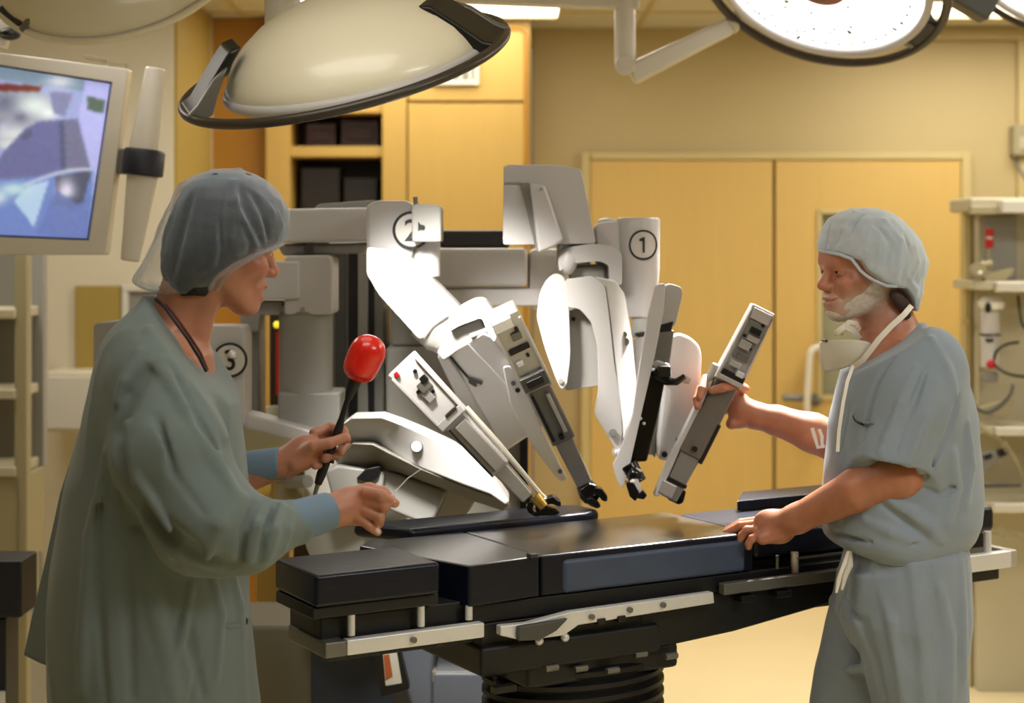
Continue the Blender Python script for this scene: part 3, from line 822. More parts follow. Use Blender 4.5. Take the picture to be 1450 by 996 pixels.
b = MB(); b.lathe([(0.045, -0.01), (0.056, 0.0), (0.056, 0.05), (0.05, 0.06), (0.04, 0.09), (0.03, 0.10)], m_, 36); b.build('elbow_motor', M['alloy'], s2, angle=40)
b = MB(); b.tube([P(600, 478, 4.08), P(612, 462, 4.075), P(628, 450, 4.075), (P(648, 440, 4.08))], 0.005, 8); b.build('elbow_gasket', PM, s2)
e2 = S('elbow_cover', rounded([(636, 446), (652, 434), (672, 424), (686, 424), (698, 438), (708, 462), (700, 486), (690, 470), (682, 450), (650, 462), (636, 470)], 5), 4.0, 0.15, PL, s2, bevel=0.014, seg=3)
S('elbow_fork', [(618, 500), (640, 468), (680, 449), (692, 472), (660, 490), (628, 512)], 4.03, 0.13, PG, s2, bevel=0.006)
fY = lambda d: (lambda x, y: d + 0.32 * (y - 470) / 170)
f2 = S('forearm', [(640, 496), (684, 470), (700, 478), (748, 540), (786, 594), (712, 642), (668, 560)], fY(3.99), 0.14, PL, s2, bevel=0.010, seg=3)
S('forearm_lid', [(636, 500), (662, 486), (690, 515), (770, 600), (714, 640), (672, 565)], fY(3.98), 0.02, PL, f2, bevel=0.004)
S('forearm_side', [(618, 504), (632, 498), (652, 528), (690, 580), (716, 644), (690, 622), (648, 566)], fY(4.01), 0.06, PL, f2, bevel=0.008)
b = MB(); b.tube([P(634, 502, fY(3.976)(634, 502)), P(660, 532, fY(3.976)(660, 532)), P(672, 545, fY(3.976)(672, 545))], 0.003, 6); b.prism(pix([(662, 533), (684, 541), (682, 546), (676, 543), (674, 549), (664, 543)], fY(3.972)), (0, .01, 0)); b.build('latch', M['black'], f2)
b = MB(); b.cyl(P(666, 477, 4.01), P(690, 468, 4.01), 0.007); b.build('pivot_bolt', PM, s2)
l2 = S('link_plate', rounded([(712, 520), (722, 518), (740, 545), (766, 606), (794, 660), (804, 680), (796, 683), (784, 672), (752, 630), (722, 572)], 4), fY(3.955), 0.03, PL, s2, bevel=0.005)
for q in ((727, 543), (733, 553), (793, 668)):
    b = MB(); b.cyl(P(q[0], q[1], fY(3.96)(*q)), P(q[0], q[1], fY(3.947)(*q)), 0.006); b.build('screw', M['black'], l2)

# --- instrument carriages: sliding metal drives with a black claw at the tip
def carriage(parent, A, B, YA, YB, hw, stages, mats, claw, slots=(), pockets=(), extras=True, up=(0, -1, 0), depth=0.055, name='instrument_carriage'):
    """A,B pixel ends. stages = [(t0,t1,k0,k1,material)] along the axis in pixels; hw = half width in px"""
    p0, p1 = P(*A, YA), P(*B, YB)
    k = (YA + YB) / 2 / F
    z = (p1 - p0).normalized(); u = Vector(up); y = (u - z * u.dot(z)).normalized(); x = y.cross(z)
    m = Matrix((x, y, z)).transposed().to_4x4(); m.translation = p0
    m = m @ Matrix.Diagonal((1, 1, (p1 - p0).length / (k * math.hypot(B[0] - A[0], B[1] - A[1])), 1))   # true length when it leans in depth
    root = None
    for i, (t0, t1, k0, k1, mm) in enumerate(stages):
        b = MB()
        w0, w1 = hw * k0 * k, hw * k1 * k
        d = depth * (1 - 0.18 * i)
        vs = []
        for zz, w in ((t0 * k, w0), (t1 * k, w1)):
            vs += [Vector((-w, -d / 2, zz)), Vector((w, -d / 2, zz)), Vector((w, d / 2, zz)), Vector((-w, d / 2, zz))]
        b.faces_from([m @ v for v in vs], [(3, 2, 1, 0), (4, 5, 6, 7), (0, 1, 5, 4), (1, 2, 6, 5), (2, 3, 7, 6), (3, 0, 4, 7)])
        o = b.build(name if i == 0 else ('carriage_slide' if i < len(stages) - 1 else 'carriage_shaft'), mm, root or parent, bevel=0.005, seg=3)
        root = root or o
    # raised side ribs
    (t0, t1, k0, k1, mm) = stages[0]
    for s in (-1, 1):
        b = MB(); w = hw * k
        b.prism([m @ Vector((s * w * 0.80, depth / 2, (t0 + 8) * k)), m @ Vector((s * w * k0, depth / 2, (t0 + 8) * k)), m @ Vector((s * w * k1, depth / 2, (t1 - 2) * k)), m @ Vector((s * w * k1 * .80, depth / 2, (t1 - 2) * k))], m.to_3x3() @ Vector((0, 0.008, 0)))
        b.build('carriage_rib', mm, root, bevel=0.002)
    for (t, w, h, rise) in slots:
        b = MB(); b.box((0, depth / 2 + 0.002, t * k), (2 * w * k, 0.006, h * k), m); b.build('slot', M['black'], root, bevel=0.002)
    for (t, xo, w, h, rise, mm) in pockets:
        b = MB(); b.box((xo * k, depth / 2 + rise / 2, t * k), (2 * w * k, rise, h * k), m); b.build('latch_block', mm, root, bevel=0.002)
    if extras:
        for t, xo, r in ((22, 8, 3), (46, -9, 2.6), (60, 7, 2.4), (stages[1][1] - 12, 0.0, 4)):
            b = MB(); q = m @ Vector((xo * k, depth / 2, t * k)); b.cyl(q, q + m.to_3x3() @ Vector((0, 0.007, 0)), r * k, n=14); b.build('screw', M['black'], root)
    # claw: two black jaws on a hub
    if claw:
        e = stages[-1][1]
        sz = claw
        b = MB(); q0 = m @ Vector((0, 0, (e - 6) * k)); q1 = m @ Vector((0, 0.0, (e + 9) * k)); b.cyl(q0, q1, 9 * k * sz, 8 * k * sz, n=18); b.build('claw_hub', M['gloss_black'], root, bevel=0.003)
        for s in (-1, 1):
            b = MB()
            pts = [(-3, 4), (4, 2), (13, 6), (15, 14), (12, 24), (6, 29), (3, 25), (8, 19), (7, 13), (0, 11)]
            b.prism([m @ Vector((s * a * k * sz, -0.016 * sz, (e + 2 + c) * k)) for a, c in pts], m.to_3x3() @ Vector((0, 0.032 * sz, 0)))
            b.build('claw_jaw', M['gloss_black'], root, bevel=0.004)
    return root, m, k
AL, AD = M['alloy'], M['alloy_dark']
cf, mf, kf = carriage(s2, (710, 440), (830, 690), 3.78, 4.02, 21, [(0, 112, 1.0, 1.02, AL), (104, 196, .82, .84, AD), (190, 268, .66, .56, PM)], None, 1.0,
                      slots=((48, 15, 8, 0),), pockets=((94, 0, 19, 20, 0.016, M['plastic_dark']), (94, 0, 12, 10, 0.020, M['black']), (8, -6, 14, 14, 0.014, M['steel']), (30, 4, 7, 10, 0.008, M['alloy_dark']), (66, -8, 5, 7, .008, M['steel']), (150, -13, 2.5, 70, .008, M['black']), (150, 8, 3, 60, .006, AL)))
cg, mg, kg = carriage(s2, (568, 514), (764, 722), 3.76, 3.76, 25, [(0, 112, 1.0, .92, PL), (104, 206, .70, .66, PL), (200, 262, .50, .40, AL)], None, 0.9,
                      slots=(), pockets=((46, 4, 9, 16, 0.014, AD), (38, 10, 5, 10, .018, M['black']), (60, -2, 6, 18, .010, AL), (104, 0, 22, 12, .016, PL), (98, 6, 10, 5, .02, M['lamp_rim']), (8, -14, 3, 8, .008, M['red_plastic']), (160, 4, 10, 84, .010, AL), (160, -14, 1.6, 90, .008, M['black'])))
b = MB(); b.tube([P(660, 577, 3.75), P(705, 627, 3.75), P(765, 700, 3.75), P(778, 712, 3.76)], 0.006, 8); b.build('drive_rod', M['tube_white'], cg)
b = MB(); b.cyl(P(757, 703, 3.74), P(770, 718, 3.74), 0.014, 0.011); b.build('gold_collar', M['brass'], cg)

# --- long lower arm with the round button
top = [(484, 602, 4.0), (498, 592, 4.0), (540, 591, 4.0), (566, 600, 4.0), (600, 614, 4.005), (642, 634, 4.01), (694, 672, 4.015), (722, 711, 4.02)]
bot = [(486, 622, 4.07), (500, 629, 4.09), (528, 628, 4.09), (560, 645, 4.07), (597, 664, 4.035), (652, 686, 4.02), (694, 701, 4.02), (716, 716, 4.02)]
b = MB(); n_ = len(top)
vs = [P(*q) for q in top] + [P(*q) for q in bot] + [P(*q) + Vector((0, .13, 0)) for q in top] + [P(*q) + Vector((0, .06, 0)) for q in bot]
fs = []
for i in range(n_ - 1):
    fs += [(i, n_ + i, n_ + i + 1, i + 1), (2 * n_ + i, i, i + 1, 2 * n_ + i + 1), (n_ + i, 3 * n_ + i, 3 * n_ + i + 1, n_ + i + 1), (3 * n_ + i, 2 * n_ + i, 2 * n_ + i + 1, 3 * n_ + i + 1)]
fs += [(0, 2 * n_, 3 * n_, n_), (n_ - 1, 2 * n_ - 1, 4 * n_ - 1, 3 * n_ - 1)]
b.faces_from(vs, fs); h = b.build('lower_arm', PL, rob, bevel=0.005, seg=2, angle=50)
b = MB()
b.prism([P(498, 628, 4.035), P(528, 629, 4.03), P(597, 665, 4.03), P(652, 687, 4.03), P(702, 704, 4.03), P(722, 716, 4.03), P(713, 724, 4.06), P(672, 711, 4.08), P(630, 694, 4.09), P(560, 668, 4.10), P(476, 658, 4.11)], (0, 0.06, 0))
b.build('lower_arm_underside', PM, h, bevel=0.004)
b = MB(); q = P(590, 632, 4.02); b.cyl(q, q + Vector((0, -0.008, 0)), 0.0125, n=24); o_ = b.build('button', M['steel'], h)
b = MB(); b.tube([q + Vector((0.0125 * math.cos(t), -0.005, 0.0125 * math.sin(t))) for t in [2 * math.pi * i / 24 for i in range(24)]], 0.0028, 8, closed=True); b.build('button_ring', PD, o_, angle=80)
S('lower_box', [(540, 664), (634, 695), (610, 748), (556, 726), (520, 705)], 4.10, 0.14, PG, rob, bevel=0.010)
S('lower_box_front', [(460, 668), (478, 659), (545, 668), (540, 720), (470, 705)], 4.08, 0.1, PG, rob, bevel=0.008)
S('opening', [(504, 678), (518, 664), (540, 660), (536, 676), (524, 684)], 4.07, 0.03, M['black'], rob, bevel=0.003)
S('lower_fin', [(634, 693), (674, 710), (652, 744), (612, 744)], 4.16, 0.05, M['beige_light'], rob, bevel=0.004)

# --- camera arm with the hooded cover (centre)
hood = S('camera_arm', rounded([(713, 236), (720, 233), (798, 234), (823, 240), (844, 345), (712, 347)], 5), 4.16, 0.17, PL, rob, bevel=0.012, seg=3)
S('hood_flap', [(750, 259), (772, 262), (798, 341), (786, 349), (762, 359)], 4.11, 0.05, PL, hood, bevel=0.008)
S('hood_groove', [(736, 259), (750, 259), (762, 358), (757, 347)], 4.15, 0.02, PM, hood, bevel=0.002)
b = MB(); b.prism(pix([(714, 258), (736, 258), (740, 261), (714, 261)], 4.157), (0, .006, 0)); b.build('hood_seam', PG, hood, smooth=False)
b = MB(); b.cyl(P(766, 268, 4.106), P(766, 268, 4.10), 0.003); b.build('hood_screw', PM, hood)
b = MB(); b.cyl(P(812, 374, 4.24), P(812, 338, 4.24), 0.042, n=32); b.build('neck', PG, hood)
b = MB(); b.ball(P(804, 370, 4.18), (0.024, 0.03, 0.034)); b.build('neck_ball', PL, hood)
S('wrist_bracket', rounded([(790, 366), (806, 350), (836, 345), (868, 348), (881, 360), (881, 404), (863, 404), (862, 376), (850, 370), (804, 374), (792, 386)], 5), 4.16, 0.10, PL, hood, bevel=0.008)
S('wrist_core', [(806, 376), (856, 374), (860, 400), (806, 398)], 4.2, 0.09, PM, hood, bevel=0.01)
pd = S('paddle', rounded([(774, 396), (786, 387), (797, 390), (803, 404), (806, 440), (808, 505), (803, 545), (795, 553), (787, 537), (771, 492), (760, 450), (764, 416)], 7), 3.98, 0.035, PL, hood, bevel=0.008, seg=3)
b = MB(); b.cyl(P(794, 540, 3.98), P(794, 540, 3.975), 0.006); b.build('screw', PG, pd)
md = S('paddle_core', rounded([(802, 442), (818, 436), (836, 446), (850, 478), (852, 546), (800, 554)], 5), 4.02, 0.11, PG, hood, bevel=0.006)
b = MB(); b.cyl(P(812, 452, 4.02), P(812, 452, 4.013), 0.005); b.build('screw', M['black'], md)
p2 = S('paddle', rounded([(800, 396), (840, 391), (857, 406), (863, 450), (870, 515), (879, 570), (881, 612), (879, 640), (870, 634), (856, 610), (842, 588), (848, 555), (846, 492), (837, 456), (820, 437), (804, 436)], 6), 3.97, 0.04, PL, hood, bevel=0.007, seg=3)
b = MB()
pts3 = [(842, 392, 3.972), (870, 397, 4.03), (884, 415, 4.06), (895, 480, 4.07), (901, 540, 4.06), (896, 600, 4.03), (882, 645, 3.98), (881, 600, 3.972), (871, 516, 3.972), (864, 450, 3.972), (858, 408, 3.972)]
b.prism([P(*q) for q in pts3], (0.0, 0.04, 0)); p3 = b.build('paddle_side', PL, hood, bevel=0.005)
for q, r in (((884, 474), .007), ((886, 484), .009), ((889, 565), .009), ((888, 588), .006), ((892, 602), .006), ((868, 613), .009)):
    Yq = 4.055 if q[0] > 880 else 3.968
    b = MB(); b.cyl(P(q[0], q[1], Yq + .01), P(q[0], q[1], Yq - .014), r, n=16); b.build('screw', PM, p3)
b = MB(); b.cyl(P(874, 640, 3.97), P(874, 640, 4.0), 0.012); b.ball(P(874, 641, 3.968), 0.009); b.build('tip_joint', M['steel'], hood)
# its edge-on instrument carriage
en = S('instrument_carriage', rounded([(929, 404), (942, 401), (940, 440), (926, 510), (912, 570), (898, 632), (890, 668), (882, 692), (874, 682), (868, 660), (878, 640), (896, 590), (906, 520), (918, 450)], 4), 3.93, 0.03, PL, hood, bevel=0.006)
S('carriage_head', rounded([(938, 408), (948, 402), (964, 406), (967, 416), (956, 462), (932, 464)], 4), 3.96, 0.06, M['alloy'], en, bevel=0.008)
S('carriage_band', [(933, 461), (954, 455), (951, 468), (931, 470)], 3.955, 0.06, M['black'], en, bevel=0.002)
S('carriage_slide', [(930, 470), (955, 468), (948, 520), (918, 522)], 3.96, 0.055, AD, en, bevel=0.004)
S('carriage_clip', [(922, 516), (930, 510), (948, 516), (952, 534), (936, 532)], 3.94, 0.05, AL, en, bevel=0.003)
S('carriage_shaft', [(920, 526), (945, 524), (932, 590), (916, 654), (888, 656), (904, 596)], 3.955, 0.05, M['gloss_black'], en, bevel=0.004)
for q in ((907, 593), (912, 600)):
    b = MB(); b.ball(P(q[0], q[1], 3.952), 0.004); b.build('rivet', M['steel'], en)
b = MB(); b.tube([P(926, 528, 3.93), P(945, 540, 3.92), P(958, 541, 3.92), P(970, 533, 3.92)], [.012, .011, .009, .007], 10); b.build('release_lever', M['gloss_black'], en)
b = MB(); b.box((0, 0, 0), (0.03, 0.03, 0.026), Matrix.Translation(P(940, 526, 3.925))); b.build('lever_block', M['black'], en, bevel=0.004)
b = MB(); b.cyl(P(890, 658, 3.94), P(906, 684, 3.93), 0.021, 0.018); b.ball(P(899, 672, 3.92), 0.017); b.build('claw_hub', M['gloss_black'], en, bevel=0.003)
b = MB(); b.tube([P(904, 664, 3.92), P(898, 682, 3.915), P(908, 700, 3.915)], [.010, .011, .006], 10); b.build('claw_pin', M['steel'], en)
for pts in ([(886, 684), (898, 684), (906, 700), (900, 711), (892, 704)], [(900, 706), (910, 694), (917, 702), (912, 708)]):
    S('claw_jaw', pts, 3.905, 0.04, M['gloss_black'], en, bevel=0.003)

# --- arm 1 on the right
b = MB()
YM = 4.22; k_ = YM / F
prof = [(0.0, 315), (26, 315), (30, 313), (31, 309), (31, 312), (30.5, 400), (24, 436), (15, 450), (0, 450)]
c_ = P(905, 0, YM)
b.lathe([(r * k_, -(y - HY) * k_ + H) for r, y in [(0, 450), (16, 450), (21, 440), (29, 400), (30.5, 380), (31, 312), (29, 308), (0, 308)]], Matrix.Translation((c_.x, YM + .03, 0)), 48)
a1 = b.build('arm_one', PL, rob, bevel=0.004)
badge('1', 911, 347, 20, YM + .03 - 31 * k_ + 0.0, a1, curv=31 * k_)
S('arm_cap', rounded([(843, 322), (848, 315), (878, 313), (880, 404), (846, 404)], 6), 4.22, 0.12, PL, a1, bevel=0.01)
b = MB(); b.ball(P(860, 315, 4.28), (0.026, 0.03, 0.012)); b.build('cap_knob', PL, a1)
b = MB(); b.lathe([(.012, -.03), (0.022, -0.022), (.023, 0.022), (.02, .03)], Matrix.Translation(P(907, 463, 4.25)), 24); b.build('wrist_knuckle', PG, a1)
S('knuckle_clip', [(898, 473), (914, 470), (912, 477), (904, 478)], 4.2, 0.03, M['black'], a1, bevel=0.002)
S('rear_link', [(898, 480), (916, 474), (936, 470), (960, 480), (930, 560), (905, 640), (897, 600)], 4.20, 0.04, PL, a1, bevel=0.006)
p4 = S('paddle', rounded([(949, 480), (962, 472), (978, 478), (991, 490), (994, 505), (992, 545), (986, 580), (968, 625), (944, 655), (932, 651), (930, 625), (937, 570), (943, 510)], 7), 4.06, 0.06, PL, a1, bevel=0.010, seg=3)
S('paddle_side', [(918, 560), (940, 500), (950, 482), (944, 530), (938, 580), (931, 626), (928, 650), (920, 640)], 4.09, 0.05, PG, a1, bevel=0.006)
S('paddle_base', [(908, 632), (916, 612), (928, 630), (926, 646), (912, 644)], 4.12, 0.05, PG, a1, bevel=0.008)
for q, r in (((960, 624), .006), ((941, 644), .007)):
    b = MB(); b.cyl(P(q[0], q[1], 4.06), P(q[0], q[1], 4.05), r, n=16); b.build('screw', M['black'], p4)
S('paddle_hook', [(972, 531), (980, 537), (976, 544), (966, 542)], 4.05, 0.012, PG, p4, bevel=0.003)
# the carriage gripped by the man
cp, mp, kp = carriage(a1, (1080, 437), (947, 703), 3.96, 3.96, 20, [(0, 118, .86, 1.02, PL), (114, 232, .86, .92, AD), (226, 300, .78, .62, PM)], None, 0.0,
                      slots=(), pockets=((12, 0, 14, 16, .010, PL), (50, 0, 12, 58, .006, PM), (34, 2, 8, 9, .014, M['black']), (46, 4, 9, 8, .016, AL), (58, -3, 8, 12, .018, AL), (74, 2, 9, 10, .014, AD), (88, -4, 8, 9, .018, AL), (104, 2, 17, 9, .014, M['black']), (98, 9, 6, 8, .020, M['steel']), (112, 0, 18, 7, .016, AL)))
# white guide strip along its left edge, end claw
b = MB()
b.prism([mp @ Vector((x * kp, -0.03, z * kp)) for x, z in ((15, 120), (20, 120), (19, 220), (20, 296), (14, 300))] if False else [mp @ Vector((s * kp, -0.03, z * kp)) for s, z in ((-24, 128), (-18, 122), (-17, 230), (-13, 302), (-20, 306), (-23, 270))], mp.to_3x3() @ Vector((0, 0.05, 0)))
gs = b.build('guide_strip', PL, cp, bevel=0.003)
b = MB(); b.box((17 * kp, 0.0, 205 * kp), (6 * kp, 0.05, 62 * kp), mp); b.build('edge_bar', M['black'], cp, bevel=0.003)
b = MB(); b.cyl(mp @ Vector((-22 * kp, 0.0, 100 * kp)), mp @ Vector((-22 * kp, 0.0, 128 * kp)), 0.012); b.build('side_knob', AL, cp, bevel=0.003)
b = MB(); b.box((0, 0.0, 274 * kp), (30 * kp, 0.045, 6 * kp), mp); b.build('shaft_band', M['black'], cp, bevel=0.002)
b = MB(); b.box((-8 * kp, 0.01, 288 * kp), (22 * kp, 0.03, 20 * kp), mp); b.build('shaft_foot', AL, cp, bevel=0.004)
S('claw_block', [(949, 692), (957, 686), (972, 696), (968, 712), (962, 716), (945, 708)], 3.95, 0.045, M['gloss_black'], cp, bevel=0.004)
# claws of the two left carriages
def claw(parent, pts_list, Y, th=0.036):
    for pts in pts_list: S('claw_jaw', pts, Y, th, M['gloss_black'], parent, bevel=0.005)
claw(cf, [[(820, 694), (833, 684), (846, 688), (842, 702), (828, 712)], [(840, 688), (853, 693), (861, 704), (860, 712), (853, 710), (848, 704), (840, 700)], [(826, 706), (840, 704), (848, 712), (852, 718), (846, 722), (834, 716)]], 3.995)
claw(cg, [[(757, 712), (768, 704), (776, 708), (774, 722), (760, 731)], [(772, 706), (784, 702), (794, 710), (795, 719), (788, 717), (782, 714), (774, 716)], [(764, 722), (776, 718), (790, 722), (794, 728), (786, 731), (760, 732)]], 3.74)

# --- base of the robot under the table
base = vbox('base', 470, 700, 0, 0, 4.35, 0.7, PM, rob, zmin=0.0) if False else None
YBs = 4.3
b = MB(); b.prism([P(612, 952, YBs), P(692, 952, YBs), P(692, 1400, YBs), P(612, 1400, YBs)], (0, 0.3, 0)); b.build('base_foot', M['base_blue'], rob, bevel=0.012)
S('base_slope', [(604, 921), (664, 921), (692, 951), (612, 951)], lambda x, y: YBs + 0.30 if y < 930 else YBs + .005, 0.02, M['base_olive'], rob, ext=(0, 0.0, -0.03), bevel=0.003)
vbox('base_trunk', 556, 613, 900, 1300, YBs + 0.02, 0.3, M['base_blue'], rob, bevel=0.01, zmin=0.02)
S('base_shell', rounded([(440, 905), (560, 905), (566, 930), (580, 1200), (440, 1200)], 10), 4.45, 0.35, M['base_navy'], rob, bevel=0.02)
S('base_shell', rounded([(300, 885), (470, 885), (492, 930), (505, 1200), (300, 1200)], 14), 4.50, 0.3, M['base_olive'], rob, bevel=0.02)
fr_ = S('pocket_frame', [(526, 920), (566, 918), (580, 976), (540, 988)], 4.24, 0.04, M['black'], rob, bevel=0.004)
S('pocket_screen', [(542, 926), (562, 924), (569, 968), (546, 972)], 4.238, 0.006, M['beige_light'], fr_, bevel=0.001)
S('pocket_stripe', [(543, 928), (551, 927), (556, 958), (546, 964)], 4.236, 0.006, mat('orange_print', '#a8572a', 0.5), fr_, bevel=0.001)
# ------------------------------------------------------------------ monitor upper left
YM_ = 4.6
mon = thing('monitor', 'tilted white-framed monitor with a picture of the operating room, upper left', 'monitor', P(60, 220, YM_ + .05))
outer = [(-60, 66), (181, 97), (150, 356), (142, 361), (-90, 362)]
inner = [(-60, 84), (158, 117), (125, 340), (-86, 331)]
# bezel as a ring with real depth
b = MB()
o4 = [(-70, 66), (181, 97), (149, 361), (-100, 362)]; i4 = [(-60, 84), (158, 117), (125, 340), (-86, 331)]
of, inn = pix(o4, YM_), pix(i4, YM_)
D = Vector((0, 0.06, 0))
vs = of + inn + [p + D for p in of] + [p + D * 0.4 for p in inn]
fs = []
for i in range(4):
    j = (i + 1) % 4
    fs += [(i, j, 4 + j, 4 + i), (j, i, 8 + i, 8 + j), (4 + i, 4 + j, 12 + j, 12 + i)]
fs.append((8, 9, 10, 11)); fs.append((12, 13, 14, 15))
b.faces_from(vs, fs); b.build('bezel', M['tube_white'], mon, bevel=0.006)
b = MB()
t_ = 2.5
i5 = [(-58, 86), (155.5, 119), (123, 337.5), (-84, 329)]
ii = pix(i4, YM_ - 0.001); jj = pix(i5, YM_ + 0.012)
b.faces_from(ii + jj, [(i, (i + 1) % 4, 4 + (i + 1) % 4, 4 + i) for i in range(4)]); b.build('inner_edge', M['lamp_rim'], mon, smooth=False)
# picture on the screen: a grid whose vertices carry the printed colours
nx, ny = 110, 120
q0, q1, q2, q3 = [np.array(v) for v in pix(i4, YM_ + 0.02)]
uu, vv = np.meshgrid(np.linspace(0, 1, nx), np.linspace(0, 1, ny))
pos = (q0 * ((1 - uu) * (1 - vv))[..., None] + q1 * (uu * (1 - vv))[..., None] + q2 * (uu * vv)[..., None] + q3 * ((1 - uu) * vv)[..., None]).reshape(-1, 3)
# pixel coordinates for the painted shapes
pxx = CX + pos[:, 0] / pos[:, 1] * F; pyy = HY - (pos[:, 2] - H) / pos[:, 1] * F
rs = np.random.RandomState(3)
img = np.tile(np.array([150, 160, 205.]), (len(pos), 1))
def inpoly(poly):
    r = np.zeros(len(pos), bool); n = len(poly)
    for i in range(n):
        x0, y0 = poly[i]; x1, y1 = poly[i - 1]
        c = ((y0 > pyy) != (y1 > pyy)) & (pxx < (x1 - x0) * (pyy - y0) / ((y1 - y0) or 1e-9) + x0)
        r ^= c
    return r
def paint(poly, c, a=1.0):
    k = inpoly(poly)
    img[k] = img[k] * (1 - a) + np.array(c, float) * a
def smudge(cx, cy, rx, ry, c, a=1.0):
    w = np.exp(-(((pxx - cx) / rx) ** 2 + ((pyy - cy) / ry) ** 2)) * a
    img[:] = img * (1 - w[:, None]) + np.array(c, float) * w[:, None]
paint([(-100, 80), (160, 117), (158, 135), (90, 125), (-100, 100)], (120, 140, 160))
paint([(-100, 112), (60, 122), (55, 131), (-100, 126)], (110, 55, 45))
paint([(-100, 128), (60, 130), (90, 160), (60, 175), (10, 210), (-100, 215)], (150, 155, 170))
for cx, cy, rx, ry, c, a in ((8, 146, 18, 14, (90, 95, 120), .8), (30, 165, 10, 8, (80, 80, 105), .8), (50, 150, 24, 14, (225, 240, 235), .8), (20, 190, 28, 10, (215, 225, 225), .8), (70, 160, 14, 8, (235, 240, 240), .9),
                             (-10, 175, 14, 10, (100, 100, 130), .6), (12, 205, 14, 6, (235, 240, 240), .7), (4, 180, 8, 6, (200, 200, 220), .6), (85, 115, 20, 10, (235, 235, 245), .7)):
    smudge(cx, cy, rx, ry, c, a)
paint([(70, 130), (103, 132), (92, 166), (76, 160)], (125, 130, 165))
paint([(36, 182), (55, 172), (108, 168), (126, 238), (80, 248), (10, 262), (-20, 250), (5, 215)], (104, 106, 150))
paint([(86, 170), (110, 168), (128, 238), (88, 246)], (112, 112, 140)); paint([(84, 170), (90, 170), (94, 245), (86, 246)], (88, 90, 118))
paint([(28, 192), (44, 182), (46, 192), (34, 200)], (92, 96, 120))
paint([(120, 112), (158, 117), (138, 250), (128, 238), (112, 168)], (170, 172, 225)); paint([(124, 136), (150, 142), (146, 160), (123, 156)], (88, 102, 92))
paint([(-100, 262), (60, 250), (132, 238), (128, 340), (-100, 332)], (110, 130, 190))
paint([(78, 250), (130, 240), (118, 285), (100, 296), (80, 290)], (82, 86, 105))
smudge(94, 272, 12, 18, (220, 215, 240), 1); paint([(70, 255), (48, 322), (20, 285), (40, 264)], (170, 195, 225)); smudge(20, 268, 22, 9, (190, 225, 220), .9); smudge(-4, 280, 14, 9, (215, 235, 230), .8)
smudge(100, 285, 20, 8, (70, 78, 100), .7)
for i in range(24):
    xx = 36 + i * 4; smudge(xx, 262 - 20 * math.sin(i / 24 * 1.9) - 0.1 * i, 4, 1.8, (205, 215, 225), .8)
paint([(52, 330), (80, 270), (126, 300), (122, 342)], (104, 118, 175), .8)
img += rs.normal(0, 5, img.shape)
# soften a little
g = img.reshape(ny, nx, 3)
for _ in range(2):
    g[1:-1, 1:-1] = (g[1:-1, 1:-1] * 2 + g[:-2, 1:-1] + g[2:, 1:-1] + g[1:-1, :-2] + g[1:-1, 2:]) / 6
img = np.clip(g.reshape(-1, 3) / 255, 0, 1)
lin = np.where(img <= .04045, img / 12.92, ((img + .055) / 1.055) ** 2.4)
me = bpy.data.meshes.new('screen')
idx = np.arange(nx * ny).reshape(ny, nx)
fa = np.stack([idx[:-1, :-1], idx[1:, :-1], idx[1:, 1:], idx[:-1, 1:]], -1).reshape(-1, 4)
me.from_pydata([tuple(p) for p in pos], [], [tuple(int(k) for k in f) for f in fa])
at = me.color_attributes.new('picture', 'FLOAT_COLOR', 'POINT')
at.data.foreach_set('color', np.concatenate([lin, np.ones((len(lin), 1))], 1).astype(np.float32).ravel())
scr = link('screen', me, mat('screen_picture', (0.02, 0.02, 0.02), 0.3, emit=0.85, attr='picture'), mon)
# back shell, side handle
b = MB(); b.prism([p + D for p in pix([(-60, 80), (170, 106), (140, 350), (-90, 352)], YM_)], (0, 0.05, 0)); b.build('back_shell', M['plastic_dark'], mon, bevel=0.01)
b = MB(); b.beam(P(158, 228, YM_ + .05), P(206, 230, YM_ + .02), 0.07, 0.05, up=(0, 1, 0)); b.build('handle_bracket', M['plastic_mid'], mon, bevel=0.006)
b = MB(); b.lathe([(0.052, -0.034), (.056, -.03), (.056, .03), (.05, .038)], frame_from(P(201, 250, YM_), P(205, 212, YM_)) @ Matrix.Translation((0, 0, 0.036)), 28); b.build('handle_collar', M['navy'], mon, angle=40)
b = MB(); b.lathe([(0.030, 0), (0.042, -0.01), (0.028, -0.22), (0.022, -0.23)], frame_from(P(203, 212, YM_), P(221, 96, YM_)) @ Matrix.Scale(-1, 4, Vector((0, 0, 1))), 24) if False else None
b = MB(); b.cyl(P(203, 214, YM_), P(220, 96, YM_), 0.040, 0.026, n=28); b.build('grip', M['tube_white'], mon, bevel=0.006)
b = MB(); b.cyl(P(202, 246, YM_), P(184, 370, YM_), 0.042, 0.025, n=28); b.build('grip', M['tube_white'], mon, bevel=0.006)
b = MB(); b.beam(P(120, 80, YM_ + .04), P(150, 86, YM_ + .04), 0.012, 0.03); b.beam(P(156, 92, YM_ + .04), P(180, 95, YM_ + .04), 0.02, 0.04); b.build('top_clip', M['khaki'], mon, bevel=0.002)
b = MB(); b.tube([P(-10, 64, YM_ + .1), P(0, 30, YM_ + .1), P(8, -20, YM_ + .1), P(8, -140, YM_ + .1)], 0.04, 14); b.build('suspension_arm', M['tube_white'], mon, angle=60)
b = MB(); b.ball(P(14, 48, YM_ + .06), (.03, .03, .018)); b.build('arm_pivot', M['black'], mon)

